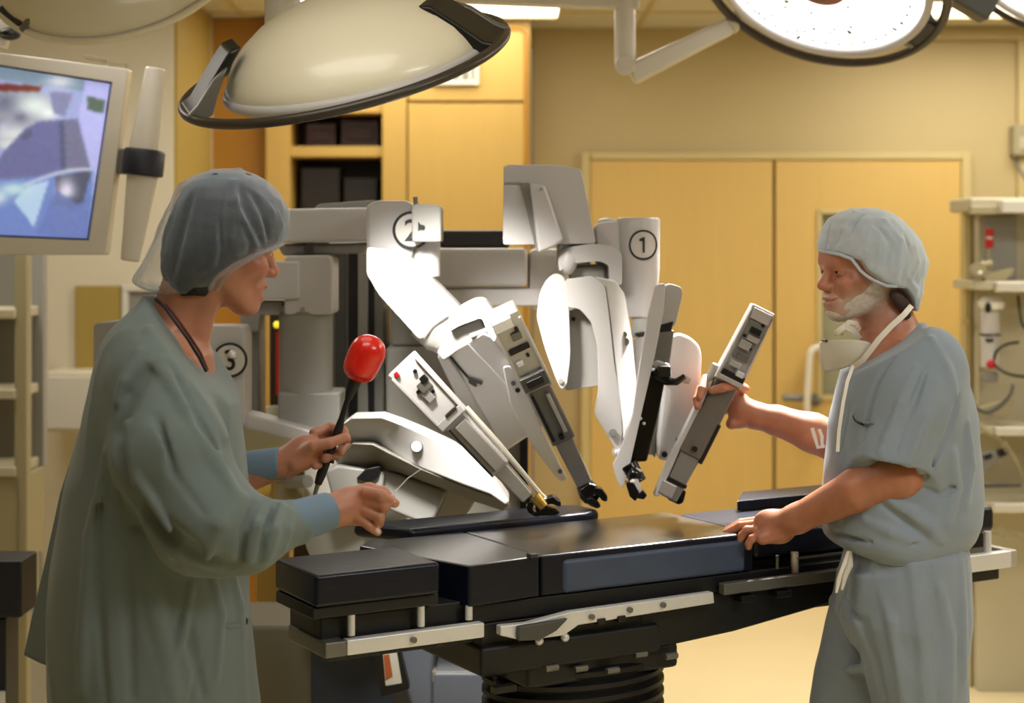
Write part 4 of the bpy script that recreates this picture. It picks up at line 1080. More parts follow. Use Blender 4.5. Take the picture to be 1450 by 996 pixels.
# ------------------------------------------------------------------ equipment tower at the left edge
YT = 5.6
tow = thing('equipment_tower', 'greige equipment tower with shelf edges at the left edge below the monitor', 'equipment tower', (P(0, 700, YT).x, YT, 0))
def vb(name, x0, x1, y0, y1, Y, d, m, parent, bevel=0.005, zmin=None):
    X0, X1 = xat(x0, Y), xat(x1, Y); Z1 = zat(y0, Y); Z0 = zat(y1, Y) if zmin is None else zmin
    b = MB(); b.box(((X0 + X1) / 2, Y + d / 2, (Z0 + Z1) / 2), (X1 - X0, d, Z1 - Z0)); return b.build(name, m, parent, bevel=bevel)
vb('back_panel', -120, 22, 356, 0, YT + 0.25, 0.05, M['plastic_mid'], tow, zmin=0.02)
vb('corner_post', 20, 38, 356, 0, YT + 0.02, 0.05, M['khaki'], tow, zmin=0.02)
vb('corner_post', 44, 62, 356, 660, YT + 0.28, 0.05, M['plastic_grey'], tow)
for y in (438, 552, 662):
    vb('shelf', -120, 21, y, y + 14, YT, 0.3, M['beige_metal'], tow)
vb('lower_panel', -120, 30, 676, 800, YT + 0.02, 0.28, M['khaki'], tow)
vb('base_panel', -120, 36, 880, 0, YT + 0.05, 0.28, M['plastic_mid'], tow, zmin=0.0)
nv = thing('navy_box', 'dark navy box hanging at the far left edge below the tower shelves', 'box', P(0, 835, 4.4))
vb('housing', -80, 30, 795, 876, 4.4, 0.15, M['navy'], nv, bevel=0.006)
vb('pedestal', -80, 8, 876, 0, 4.42, 0.12, M['navy'], nv, zmin=0.0)
b = MB(); b.cyl(P(2, 980, 4.41), P(2, 1000, 4.41), 0.01); b.build('foot_clip', M['steel'], nv)
# dark device seen in the gap beside the robot's drum
gp = thing('dark_console', 'dark console with a red and a yellow lamp behind the robot drum', 'console', (P(400, 600, 5.4).x, 5.4, 0))
X0, X1 = xat(381, 5.4), xat(440, 5.4)
b = MB(); b.box(((X0 + X1) / 2, 5.5, zat(440, 5.4) / 2), (X1 - X0, 0.2, zat(440, 5.4))); b.build('body', M['niche'], gp, bevel=0.008)
b = MB(); b.ball(P(392, 460, 5.39), 0.011); b.build('yellow_lamp', mat('yellow_lamp', (0.9, 0.75, 0.05), .3, emit=0.8), gp)
b = MB(); b.cyl(P(394, 560, 5.38), P(394, 470, 5.38), 0.007); b.build('red_strip', M['red_plastic'], gp)
cu_ = thing('white_cup', 'white cup beside the dark console, seen through the robot gap', 'cup', P(389, 600, 5.1))
b = MB(); b.lathe([(0.018, -0.055), (0.027, 0.02), (0.025, 0.02), (0.017, -0.052), (0, -.052)], Matrix.Translation(P(389, 585, 5.1)), 24, caps=False); b.build('cup_body', M['beige_light'], cu_)
vbp = thing('cup_stand', 'narrow grey stand under the white cup behind the robot', 'stand', (P(389, 600, 5.1).x, 5.1, 0))
b = MB(); zz = zat(585, 5.1) - 0.056; b.box((P(389, 600, 5.1).x, 5.1, zz / 2), (0.1, 0.1, zz)); b.build('body', M['cabinet'], vbp, bevel=0.004)

# ------------------------------------------------------------------ supply column at the right edge
YR = 6.2
sup = thing('supply_column', 'cream medical supply column with white shelves, cables and red fittings, right edge', 'supply column', (P(1430, 600, YR).x, YR, 0))
vb('spine', 1385, 1560, 300, 0, YR + 0.1, 0.12, M['beige_metal'], sup, zmin=0.0)
vb('head_box', 1374, 1560, 280, 300, YR - 0.05, 0.3, M['beige_metal'], sup, bevel=0.01)
vb('head_front', 1420, 1560, 284, 302, YR - 0.12, 0.07, M['beige_light'], sup)
vb('head_side', 1375, 1419, 292, 304, YR - 0.07, 0.05, M['khaki'], sup)
for y0, y1, xa, pp in ((400, 414, 1412, 1378), (606, 618, 1412, 1390), (714, 727, 1408, 1380)):
    sh = vb('shelf', pp, 1560, y0 - 2, y1 - 3, YR - 0.10, 0.28, M['beige_metal'], sup)
    vb('shelf_edge', xa, 1560, y0, y1, YR - 0.14, 0.04, M['beige_light'], sh)
vb('panel', 1396, 1440, 306, 396, YR + 0.085, 0.015, M['plastic_grey'], sup)
vb('side_post', 1366, 1376, 300, 0, YR + 0.16, 0.04, M['trim'], sup, zmin=0.0)
b = MB(); b.cyl(P(1368, 455, YR + .16), P(1368, 455, YR + .12), 0.014); b.build('post_knob', M['trim'], sup)
for y0, y1 in ((324, 335), (339, 351)):
    b = MB(); b.cyl(P(1401, y1, YR), P(1401, y0, YR), 0.015); b.build('red_fitting', M['red_plastic'], sup)
b = MB(); b.cyl(P(1401, 340, YR), P(1401, 333, YR), 0.012); b.build('fitting_collar', M['beige_light'], sup)
b = MB(); b.cyl(P(1401, 351, YR), P(1401, 398, YR + .05), 0.005); b.build('fitting_stem', M['beige_metal'], sup)
# gauge, flow tube
b = MB(); b.cyl(P(1385, 384, YR - .1), P(1385, 384, YR - .04), 0.032); b.cyl(P(1385, 384, YR - .12), P(1385, 384, YR - .1), 0.02); b.cyl(P(1388, 376, YR - .08), P(1404, 374, YR - .08), 0.015)
b.prism(pix([(1392, 390), (1436, 380), (1434, 388), (1424, 396), (1396, 398)], YR - .09), (0, .05, 0)); b.build('gauge_cluster', M['khaki'], sup, angle=40)
b = MB(); b.ball(P(1388, 387, YR - .125), .008); b.build('gauge_glint', M['steel'], sup)
ft = MB(); ft.cyl(P(1402, 520, YR - .02), P(1402, 440, YR - .02), 0.034); ft = ft.build('flow_tube', M['plastic'], sup, bevel=0.004)
b = MB(); b.lathe([(0.02, -.02), (.042, -.015), (.05, .01), (.03, .03)], Matrix.Translation(P(1404, 432, YR - .03)), 24); b.build('flow_knob', M['steel'], ft, angle=40)
b = MB(); b.ball(P(1399, 436, YR - .075), (.012, .008, .02)); b.build('flow_knob_slot', M['black'], ft)
b = MB(); b.tube([P(1402, 474, YR - .02) + Vector((.036 * math.cos(a), .036 * math.sin(a), 0)) for a in [i * 2 * math.pi / 24 for i in range(24)]], .004, 6, closed=True); b.build('flow_band', M['lamp_rim'], ft, angle=80)
b = MB(); b.prism(pix([(1395, 480), (1408, 480), (1406, 485), (1397, 485)], YR - .056), (0, .004, 0)); b.build('flow_mark', M['black'], ft, smooth=False)
b = MB(); b.ball(P(1403, 516, YR - .05), .017); b.build('red_valve', M['red_plastic'], sup)
vb('valve_base', 1392, 1414, 528, 542, YR - .05, .05, M['plastic_mid'], sup)
# cables and black clips
def cable(pts, r, m, nm='cable'):
    b = MB(); pts = [P(x, y, Y) for x, y, Y in pts]
    # smooth
    out = []
    for i in range(len(pts) - 1):
        p_, a_, b_, n_ = pts[max(i - 1, 0)], pts[i], pts[i + 1], pts[min(i + 2, len(pts) - 1)]
        for k in range(5):
            t = k / 5
            out.append(0.5 * ((2 * a_) + (-p_ + b_) * t + (2 * p_ - 5 * a_ + 4 * b_ - n_) * t * t + (-p_ + 3 * a_ - 3 * b_ + n_) * t ** 3))
    out.append(pts[-1])
    b.tube(out, r, 8); return b.build(nm, m, sup, angle=80)
cable([(1407, 510, YR - .05), (1412, 497, YR - .06), (1425, 488, YR - .08), (1442, 485, YR - .05)], 0.006, M['lamp_rim'])
cable([(1408, 518, YR - .05), (1420, 526, YR - .08), (1436, 532, YR - .08), (1460, 534, YR - .05)], 0.006, M['lamp_rim'])
cable([(1434, 545, YR - .08), (1430, 560, YR - .1), (1415, 575, YR - .1), (1396, 584, YR - .1), (1380, 576, YR - .1), (1376, 572, YR)], 0.007, M['plastic_dark'])
cable([(1442, 420, YR), (1444, 440, YR - .05), (1448, 460, YR - .05), (1460, 470, YR - .05)], 0.006, M['plastic_dark'])
cable([(1420, 620, YR - .1), (1428, 635, YR - .12), (1440, 655, YR - .12), (1455, 690, YR - .1)], 0.006, M['khaki'])
cable([(1386, 688, YR - .12), (1445, 687, YR - .12)], 0.007, M['lamp_rim'], 'rod')
b = MB(); b.prism(pix([(1400, 574), (1436, 564), (1434, 588), (1420, 594), (1378, 582)], YR - .08), (0, .05, 0)); b.build('cable_clip', M['khaki'], sup, bevel=.004)
b = MB(); b.prism(pix([(1386, 648), (1400, 640), (1420, 638), (1430, 630), (1428, 645), (1415, 655), (1400, 668), (1386, 672)], YR - .1), (0, .05, 0)); b.build('hose_bundle', M['plastic_mid'], sup, bevel=.006)
b = MB(); b.prism(pix([(1392, 646), (1404, 642), (1406, 648), (1396, 652)], YR - .11), (0, .03, 0)); b.build('hose_clip', M['black'], sup, bevel=.003)
b = MB(); b.prism(pix([(1412, 640), (1424, 634), (1426, 644), (1416, 648)], YR - .11), (0, .03, 0)); b.build('hose_clip', M['black'], sup, bevel=.003)
b = MB(); b.beam(P(1392, 752, YR - .1), P(1442, 757, YR - .1), .02, .02); b.beam(P(1414, 750, YR - .11), P(1424, 760, YR - .11), .03, .02); b.build('lower_bar', M['khaki'], sup, bevel=.003)
cable([(1384, 600, YR - .08), (1400, 612, YR - .1), (1418, 622, YR - .1), (1424, 640, YR - .1)], 0.012, M['khaki'], 'hose')
# ------------------------------------------------------------------ distance-field modelling for bodies and cloth
class Sdf:
    def __init__(s, h):
        s.h = h; s.ops = []
    def clone(s):
        c = Sdf(s.h); c.ops = list(s.ops); return c
    def _add(s, kind, f, lo, hi, k):
        s.ops.append((kind, f, np.array(lo, float), np.array(hi, float), k)); return s
    # --- primitives
    def cone(s, a, b, r1, r2=None, k=0.01, kind='u'):
        r2 = r1 if r2 is None else r2
        a = np.array(a, float); b = np.array(b, float); ab = b - a; L2 = max(float(ab @ ab), 1e-12)
        def f(p):
            q = p - a
            t = np.clip((q @ ab) / L2, 0, 1)
            d = q - t[..., None] * ab
            return np.sqrt((d * d).sum(-1)) - (r1 + (r2 - r1) * t)
        R = max(r1, r2)
        return s._add(kind, f, np.minimum(a, b) - R, np.maximum(a, b) + R, k)
    def chain(s, pts, rs, k=0.01, kind='u'):
        """limb through several joints: one primitive, so its segments blend only by their own min"""
        pts = [np.array(p, float) for p in pts]
        def f(p):
            out = None
            for i in range(len(pts) - 1):
                ab = pts[i + 1] - pts[i]; L2 = max(float(ab @ ab), 1e-12)
                q = p - pts[i]
                t = np.clip((q @ ab) / L2, 0, 1)
                d = q - t[..., None] * ab
                v = np.sqrt((d * d).sum(-1)) - (rs[i] + (rs[i + 1] - rs[i]) * t)
                if out is None: out = v
                else:
                    kk = 0.35 * min(rs[i], rs[i + 1]); h = np.maximum(kk - np.abs(out - v), 0)
                    out = np.minimum(out, v) - h * h / (4 * kk)
            return out
        R = max(rs)
        return s._add(kind, f, np.min(pts, 0) - R, np.max(pts, 0) + R, k)
    def ell(s, c, r, rot=None, k=0.01, kind='u'):
        c = np.array(c, float); r = np.array(r, float)
        A = np.eye(3) if rot is None else np.array(rot, float)   # columns = local axes
        def f(p):
            q = (p - c) @ A
            k0 = np.sqrt(((q / r) ** 2).sum(-1)); k1 = np.sqrt(((q / (r * r)) ** 2).sum(-1)) + 1e-9
            return k0 * (k0 - 1) / k1
        R = r.max()
        return s._add(kind, f, c - R, c + R, k)
    def loft(s, rows, k=0.01, kind='u', p=2.0):
        """rows = (z, cx, cy, rx, ry): stacked ellipses, smoothly interpolated in z"""
        rows = sorted(rows); R = np.array(rows, float)
        zz = np.linspace(R[0, 0], R[-1, 0], 240)
        cols = [np.interp(zz, R[:, 0], R[:, i]) for i in range(1, 5)]
        ker = np.hanning(13); ker /= ker.sum()
        cols = [np.convolve(np.pad(c, 6, 'edge'), ker, 'valid') for c in cols]
        z0, z1 = R[0, 0], R[-1, 0]
        def f(q):
            z = q[..., 2]
            cx, cy, rx, ry = [np.interp(z, zz, c) for c in cols]
            u = np.abs(q[..., 0] - cx); v = np.abs(q[..., 1] - cy)
            g = ((u / rx) ** p + (v / ry) ** p) ** (1.0 / p)
            rho = np.sqrt(u * u + v * v) + 1e-9
            d = rho * (1 - 1 / np.maximum(g, 1e-3))
            d = np.where(g < 0.3, -0.7 * np.minimum(rx, ry), d)
            return np.maximum(np.maximum(d, z - z1), z0 - z)
        lo = [min(R[:, 1] - R[:, 3]), min(R[:, 2] - R[:, 4]), z0]; hi = [max(R[:, 1] + R[:, 3]), max(R[:, 2] + R[:, 4]), z1]
        return s._add(kind, f, lo, hi, k)
    def group(s, sub, k=0.01):
        """blend a finished field (with its own cuts) into this one"""
        us = [o for o in sub.ops if o[0] == 'u']
        def f(p):
            d = np.full(p.shape[:-1], 1.0)
            for op in sub.ops: d = sub._apply(d, p, op)
            return d
        return s._add('u', f, np.min([o[2] - o[4] for o in us], 0), np.max([o[3] + o[4] for o in us], 0), k)
    def cut(s, pt, n, k=0.004):
        """remove everything on the side n points to"""
        pt = np.array(pt, float); n = np.array(n, float); n = n / np.linalg.norm(n)
        return s._add('i', lambda p: (p - pt) @ n, [-99] * 3, [99] * 3, k)
    def cutpoly(s, pts, Y0, k=0.005):
        """trim below an edge line given left to right in the plane y = Y0"""
        xs = [xat(a, Y0) for a, b in pts]; zs = [zat(b, Y0) for a, b in pts]
        return s._add('i', lambda p: (np.interp(p[..., 0], xs, zs) - p[..., 2]) * .8, [-99] * 3, [99] * 3, k)
    def within(s, sub, k):
        """keep only what lies inside another field"""
        def f(p):
            d = np.full(p.shape[:-1], 1.0)
            for op in sub.ops: d = sub._apply(d, p, op)
            return d
        return s._add('i', f, [-99] * 3, [99] * 3, k)
    def disp(s, fn, lo=(-99,) * 3, hi=(99,) * 3):
        return s._add('d', fn, lo, hi, 0.0)
    # --- evaluation
    def _apply(s, d, p, op):
        kind, f, lo, hi, k = op
        if kind == 'd': return d + f(p)
        v = f(p)
        if kind == 's': v = -v; kind = 'i'
        if kind == 'u':
            if k > 0:
                h = np.maximum(k - np.abs(d - v), 0); return np.minimum(d, v) - h * h / (4 * k)
            return np.minimum(d, v)
        if k > 0:
            h = np.maximum(k - np.abs(d - v), 0); return np.maximum(d, v) + h * h / (4 * k)
        return np.maximum(d, v)
    def at(s, p):
        p = np.atleast_2d(np.array(p, float)); d = np.full(p.shape[:-1], 1.0)
        for op in s.ops: d = s._apply(d, p, op)
        return d
    def surf(s, pxs, y0=2.4, y1=4.6):
        """first surface point seen from the camera along each pixel"""
        P0 = np.array([[(x - CX) / F, 1.0, -(y - HY) / F] for x, y in pxs]); o = np.array([0, 0, H])
        t = np.full(len(pxs), y0)
        for _ in range(90):
            d = s.at(o + P0 * t[:, None]); t = np.minimum(t + np.maximum(d, -0.01) * 0.7, y1)
        return o + P0 * t[:, None]
    def _batch(s, pts, lo, hi, margin):
        d = np.full(pts.shape[:-1], 1.0)
        for op in s.ops:
            k = margin + op[4]
            m = np.all((op[2] - k <= hi) & (op[3] + k >= lo), axis=1)
            if not m.any(): continue
            if m.all(): d = s._apply(d, pts, op)
            else: d[m] = s._apply(d[m], pts[m], op)
        return d
    def mesh(s, name, m, parent=None, smooth_iter=1):
        h, B = s.h, 8
        us = [o for o in s.ops if o[0] == 'u']
        lo = np.min([o[2] - o[4] for o in us], 0) - 3 * h; hi = np.max([o[3] + o[4] for o in us], 0) + 3 * h
        n = np.ceil((hi - lo) / (B * h)).astype(int) + 1
        g = np.stack(np.meshgrid(*[np.arange(k) for k in n], indexing='ij'), -1).reshape(-1, 3)
        half = B * h / 2; c = lo + (g + 0.5) * B * h
        keep = []
        for i in range(0, len(g), 60000):
            cc = c[i:i + 60000]
            d = s._batch(cc[:, None, :], cc - half, cc + half, 3 * h)[:, 0]
            keep.append(np.abs(d) < half * 1.74 * 1.5 + 2 * h)
        g = g[np.concatenate(keep)]
        G1 = np.arange(B + 1)
        loc = np.stack(np.meshgrid(G1, G1, G1, indexing='ij'), -1)
        NY = int(n[1]) * B + 2; NZ = int(n[2]) * B + 2
        cid, cpos, quads = [], [], []
        pending = []
        for i in range(0, len(g), 600):
            gg = g[i:i + 600]
            base = gg * B
            idx = base[:, None, None, None, :] + loc[None]
            p = lo + idx * h
            bl = lo + base * h; bh = bl + B * h
            d = s._batch(p.reshape(len(gg), -1, 3), bl, bh, 2 * h).reshape(len(gg), B + 1, B + 1, B + 1)
            ins = d < 0
            cnt = np.zeros((len(gg), B, B, B), int); acc = np.zeros((len(gg), B, B, B, 3)); ne = np.zeros((len(gg), B, B, B))
            cor = {}
            for a in (0, 1):
                for b_ in (0, 1):
                    for c_ in (0, 1):
                        cor[a, b_, c_] = d[:, a:a + B, b_:b_ + B, c_:c_ + B]
                        cnt += cor[a, b_, c_] < 0
            act = (cnt > 0) & (cnt < 8)
            if not act.any(): continue
            sel = np.nonzero(act)
            vals = {k: v[sel] for k, v in cor.items()}
            A = np.zeros((len(sel[0]), 3)); N = np.zeros(len(sel[0]))
            for ax in range(3):
                for u in (0, 1):
                    for w in (0, 1):
                        k0 = [u, w]; k0.insert(ax, 0); k1 = [u, w]; k1.insert(ax, 1)
                        v0, v1 = vals[tuple(k0)], vals[tuple(k1)]
                        cr = (v0 < 0) != (v1 < 0)
                        t = np.where(cr, v0 / np.where(np.abs(v0 - v1) < 1e-12, 1, v0 - v1), 0)
                        pt = np.tile(np.array(k0, float), (len(t), 1)); pt[:, ax] = t
                        A += np.where(cr[:, None], pt, 0); N += cr
            ci = np.stack(sel[1:], -1) + base[sel[0]]
            cid.append((ci[:, 0].astype(np.int64) * NY + ci[:, 1]) * NZ + ci[:, 2])
            cpos.append(lo + (ci + A / N[:, None]) * h)
            for ax in range(3):
                sl0 = [slice(None)] + [slice(0, B)] * 3; sl1 = list(sl0); sl1[ax + 1] = slice(1, B + 1)
                i0 = ins[tuple(sl0)]; i1 = ins[tuple(sl1)]
                for flip, msk in ((False, i0 & ~i1), (True, ~i0 & i1)):
                    q = np.nonzero(msk)
                    if len(q[0]) == 0: continue
                    e = np.stack(q[1:], -1) + base[q[0]]
                    pending.append((ax, flip, e))
        cid = np.concatenate(cid); cpos = np.concatenate(cpos)
        o = np.argsort(cid); cid = cid[o]; cpos = cpos[o]
        for ax, flip, e in pending:
            b_, c_ = [(1, 2), (2, 0), (0, 1)][ax]
            offs = []
            for db, dc in ((0, 0), (-1, 0), (-1, -1), (0, -1)):
                q = e.copy(); q[:, b_] += db; q[:, c_] += dc
                k = (q[:, 0].astype(np.int64) * NY + q[:, 1]) * NZ + q[:, 2]
                j = np.searchsorted(cid, k); j = np.minimum(j, len(cid) - 1)
                offs.append(np.where(cid[j] == k, j, -1))
            Q = np.stack(offs, -1)
            Q = Q[(Q >= 0).all(1)]
            quads.append(Q[:, ::-1] if flip else Q)
        Q = np.concatenate(quads)
        # light smoothing of the net
        nv = len(cpos)
        for _ in range(smooth_iter):
            acc = np.zeros((nv, 3)); cn = np.zeros(nv)
            for a, b_ in ((0, 1), (1, 2), (2, 3), (3, 0)):
                np.add.at(acc, Q[:, a], cpos[Q[:, b_]]); np.add.at(cn, Q[:, a], 1)
                np.add.at(acc, Q[:, b_], cpos[Q[:, a]]); np.add.at(cn, Q[:, b_], 1)
            cpos = 0.5 * cpos + 0.5 * acc / np.maximum(cn, 1)[:, None]
        me = bpy.data.meshes.new(name)
        me.vertices.add(nv); me.vertices.foreach_set('co', cpos.astype(np.float32).ravel())
        me.loops.add(Q.size); me.loops.foreach_set('vertex_index', Q.astype(np.int32).ravel())
        me.polygons.add(len(Q)); me.polygons.foreach_set('loop_start', np.arange(0, Q.size, 4, dtype=np.int32))
        me.polygons.foreach_set('use_smooth', np.ones(len(Q), bool))
        me.update(calc_edges=True); me.validate()
        ob = link(name, me, m, parent)
        s.verts = cpos
        return ob

def rowpx(y, xl, xr, Y, ry):
    """pixel silhouette row -> loft row"""
    cx = xat((xl + xr) / 2, Y); rx = (xr - xl) / 2 * Y / F
    return (zat(y, Y), cx, Y, rx, ry)

def set_colors(ob, cols, name='tint'):
    at = ob.data.color_attributes.new(name, 'FLOAT_COLOR', 'POINT')
    at.data.foreach_set('color', np.concatenate([cols, np.ones((len(cols), 1))], 1).astype(np.float32).ravel())
def lin(h): return np.array(rgb(h)[:3])

def vnoise(p, sc, seed=0):
    """cheap smooth pseudo-noise from sines"""
    r = np.random.RandomState(seed); o = 0
    for i in range(5):
        w = r.normal(0, 1, 3) * sc; o = o + np.sin(p @ w + r.uniform(0, 6.28))
    return o / 5
# ------------------------------------------------------------------ people
M['skin'] = mat('skin', '#b87a58', 0.42, sss=0.12, attr='tint', noise=0.10, nscale=55, bump=0.25, bscale=350)
M['scrub'] = mat('scrub_cloth', '#8a959f', 0.85, noise=0.05, nscale=12, bump=0.3, bscale=500, sheen=0.15)
M['scrub_dark'] = mat('scrub_cloth_shadowed_side', '#7a8480', 0.85, noise=0.05, nscale=12, bump=0.3, bscale=500)
M['gown'] = mat('gown_cloth', '#667270', 0.85, noise=0.05, nscale=12, bump=0.3, bscale=500, sheen=0.15)
M['cuff'] = mat('cuff_knit', '#6b8092', 0.85, bump=0.3, bscale=700)
M['cap_pale'] = mat('bouffant_pale', '#cdd9e2', 0.8, alpha=0.88, bump=0.3, bscale=180, noise=.06, nscale=40)
M['cap_grey'] = mat('bouffant_grey', '#a9b6c4', 0.8, alpha=0.34, bump=0.3, bscale=180, noise=.06, nscale=40)
for _c, _a, _b in ((M['cap_grey'], .13, .72), (M['cap_pale'], .66, 1.0)):
    _nt = _c.node_tree; _lw = _nt.nodes.new('ShaderNodeLayerWeight'); _lw.inputs['Blend'].default_value = .35
    _mr = _nt.nodes.new('ShaderNodeMapRange'); _mr.inputs['To Min'].default_value = _a; _mr.inputs['To Max'].default_value = _b
    _nt.links.new(_lw.outputs['Facing'], _mr.inputs['Value']); _nt.links.new(_mr.outputs['Result'], _nt.nodes['Principled BSDF'].inputs['Alpha'])
M['hair_dark'] = mat('dark_hair', '#0b0d14', 0.55, bump=0.5, bscale=200)
M['hair_grey'] = mat('grey_hair', '#6f6258', 0.6, bump=0.5, bscale=200)
M['beard'] = mat('white_beard', '#c9bcae', 0.85, noise=0.3, nscale=120, bump=0.8, bscale=400)
M['brow_hair'] = mat('brow_hair', '#5c4a3c', 0.8)
M['eye_white'] = mat('eye_white', '#cfc8bf', 0.15)
M['iris'] = mat('iris', '#1d1712', 0.1)
M['nail'] = mat('nail', '#e3c3b0', 0.25)
M['shoe'] = mat('clog', '#20242a', 0.5)

def rotm(yaw, pitch, roll=0):
    """columns: forward, left-side, up in world. yaw turns forward about Z (0 = +X), pitch tips the face down"""
    R = Matrix.Rotation(yaw, 3, 'Z') @ Matrix.Rotation(pitch, 3, 'Y') @ Matrix.Rotation(roll, 3, 'X')
    return np.array(R)

def head(s, O, R, sc=1.0, jaw=0.0, ear=True, slim=1.0):
    """skull, face, ears and neck root blended into the body field. local axes f (forward), s (side), h (up); O = centre at eye level"""
    O = np.array(O)
    def L(f, q, h): return O + R @ (np.array([f, q, h]) * sc)
    E = lambda c, r, k=.015, kind='u', rr=None: s.ell(L(*c), np.array(r) * sc, R if rr is None else R @ np.array(rr), k * sc, kind)
    C = lambda a, b, r1, r2, k=.01, kind='u': s.cone(L(*a), L(*b), r1 * sc, r2 * sc, k * sc, kind)
    E((-.006, 0, .042), (.097, .075 * slim, .084))
    E((.028, 0, -.03), (.062, .060 * slim, .078), .03)
    for q in (-1, 1):
        C((-.008, q * .052 * slim, -.045), (.066, q * .020, -.092 - jaw), .023, .018, .03)          # jaw
        E((.064, q * .040 * slim, -.030), (.026, .022, .022), .025)                                # cheek
        E((.094, q * .033, -.003), (.016, .019, .012), .012, 's')                            # socket
    E((.078, 0, -.093 - jaw), (.019, .020, .016), .02)                                       # chin
    C((.083, -.034, .019), (.083, .034, .019), .011, .011, .014)                                # brow
    E((.076, 0, .05), (.022, .05, .04), .03)                                                    # forehead
    E((.079, 0, -.066 - jaw * .3), (.022, .030, .026), .02)                                   # muzzle
    C((.092, 0, .006), (.107, 0, -.027), .0080, .0105, .012)                                    # nose bridge
    E((.1085, 0, -.032), (.0125, .0125, .0110), .010)                                           # tip
    for q in (-1, 1):
        E((.0985, q * .0135, -.0365), (.0115, .0078, .0085), .006)                              # wings
        E((.102, q * .0065, -.0445), (.005, .003, .003), .002, 's')                              # nostrils
        E((.0795, q * .032, 0), (.0145, .0165, .0125), .006)                                    # lids
        E((.096, q * .033, -.0015), (.010, .0130, .0026), .002, 's')                          # eye slit
        C((.0985, q * .019, -.040), (.083, q * .034, -.062), .0022, .0022, .008, 's')            # nasolabial
    jm = jaw
    C((.0985, -.015, -.062), (.0985, .015, -.062), .0052, .0052, .005)                          # lips
    C((.0955, -.014, -.0735 - jm), (.0955, .014, -.0735 - jm), .0062, .0062, .006)
    if jaw > .004:
        E((.098, 0, -.0675 - jm * .5), (.02, .022, .004 + jm * .45), .003, 's')
    else:
        for q in (-1, 1):
            s.chain([L(.1045, 0, -.0676), L(.1012, q * .011, -.0672), L(.0945, q * .021, -.0650), L(.087, q * .029, -.0615)], [.0021 * sc, .0022 * sc, .0022 * sc, .0018 * sc], .003, 's')
    if ear:
        for q in (-1, 1):
            E((-.012, q * .0745 * slim, -.014), (.018, .009, .031), .006, 'u')
            E((-.008, q * .0825 * slim, -.010), (.010, .006, .018), .004, 's')
            E((-.004, q * .0755 * slim, -.040), (.008, .006, .009), .005)
    return L

def eyes(L, R, sc, parent, gaze=0.0):
    for q in (-1, 1):
        b = MB(); b.ball(L(.0795, q * .032, 0), .0127 * sc, n=18); e = b.build('eye', M['eye_white'], parent)
        c = Vector(L(.0795, q * .032, 0)); d = Vector(R @ np.array([1, gaze, 0.02])).normalized()
        b = MB(); b.ball(c + d * .0105 * sc, (.0068 * sc, .0068 * sc, .0024 * sc), m=d.to_track_quat('Z', 'Y').to_matrix().to_4x4(), n=14)
        b.build('iris', M['iris'], e)

def finger(s, pts, r, k=.004):
    """pts: knuckle, joints, tip"""
    n = len(pts); rs = [r * (1.06 - .26 * i / (n - 1)) for i in range(n)]
    s.chain(pts, rs, k)

def skin_tint(ob, base, extra):
    v = np.zeros(len(ob.data.vertices) * 3, np.float32); ob.data.vertices.foreach_get('co', v); v = v.reshape(-1, 3).astype(float)
    c = np.tile(base, (len(v), 1))
    c *= (1 + .10 * vnoise(v, 38, 2) + .06 * vnoise(v, 110, 3))[:, None]
    for ctr, rad, col, a in extra:
        w = np.exp(-(((v - np.array(ctr)) / np.array(rad)) ** 2).sum(1)) * a
        c = c * (1 - w[:, None]) + np.array(col) * w[:, None]
    set_colors(ob, np.clip(c, 0, 1))

def fold(s, pxs, r, depth=0.5, k=.02, kind='u', base=None):
    """a ridge (u) or groove (s) lying on the visible surface along pixel points; real relief in the cloth"""
    pts = (base or s).surf(pxs)
    n = len(pts); k = r * (.9 if kind == 'u' else .8); r = r * 1.12
    v = pts - np.array([0, 0, H]); v /= np.linalg.norm(v, axis=1)[:, None]
    off = r * depth if kind == 'u' else -r * depth
    pts = pts + v * off
    rs = [r * (.45 + .55 * math.sin(math.pi * (i + .35) / (n - .3))) for i in range(n)]
    s.chain(list(pts), rs, k, kind)

# ================================================================== the man on the right
YM0 = 3.70
man = thing('person', 'bearded man in grey scrubs and pale cap gripping a robot arm, right', 'person', (P(1285, 900, YM0).x, YM0, 0))
def crease(p, sc, seed, amp):
    n = vnoise(p * np.array(sc, float), 1.0, seed)
    return -amp * np.maximum(1 - np.abs(n) * 3.0, 0) ** 2
mb = Sdf(0.0023)
HR = rotm(math.radians(180 + 19), math.radians(3))
HO = np.array(P(1224, 381, 3.70))
HS = 0.955
L = head(mb, HO, HR, HS)
# neck into the trunk
mb.cone(L(-.032, 0, -.07), P(1272, 500, 3.70), .056, .066, .03)
mb.cone(L(-.02, .028, -.10), P(1246, 505, 3.67), .016, .02, .02)
mb.cone(P(1262, 500, 3.70), P(1234, 540, 3.70), .060, .04, .04)
# trunk, legs (under the cloth)
mb.loft([rowpx(480, 1248, 1320, YM0, .10), rowpx(505, 1225, 1340, YM0, .17), rowpx(560, 1205, 1355, YM0, .175), rowpx(680, 1195, 1360, YM0, .15), rowpx(780, 1215, 1355, YM0, .155), rowpx(850, 1215, 1352, YM0, .165)], .03)
# near (left) arm
SHn, ELn, WRn = P(1312, 540, 3.57), P(1275, 672, 3.53), P(1128, 735, 3.68)
mb.cone(SHn, ELn, .044, .046, .03)
mb.chain([ELn, P(1215, 694, 3.57), WRn], [.047, .046, .030], .02)
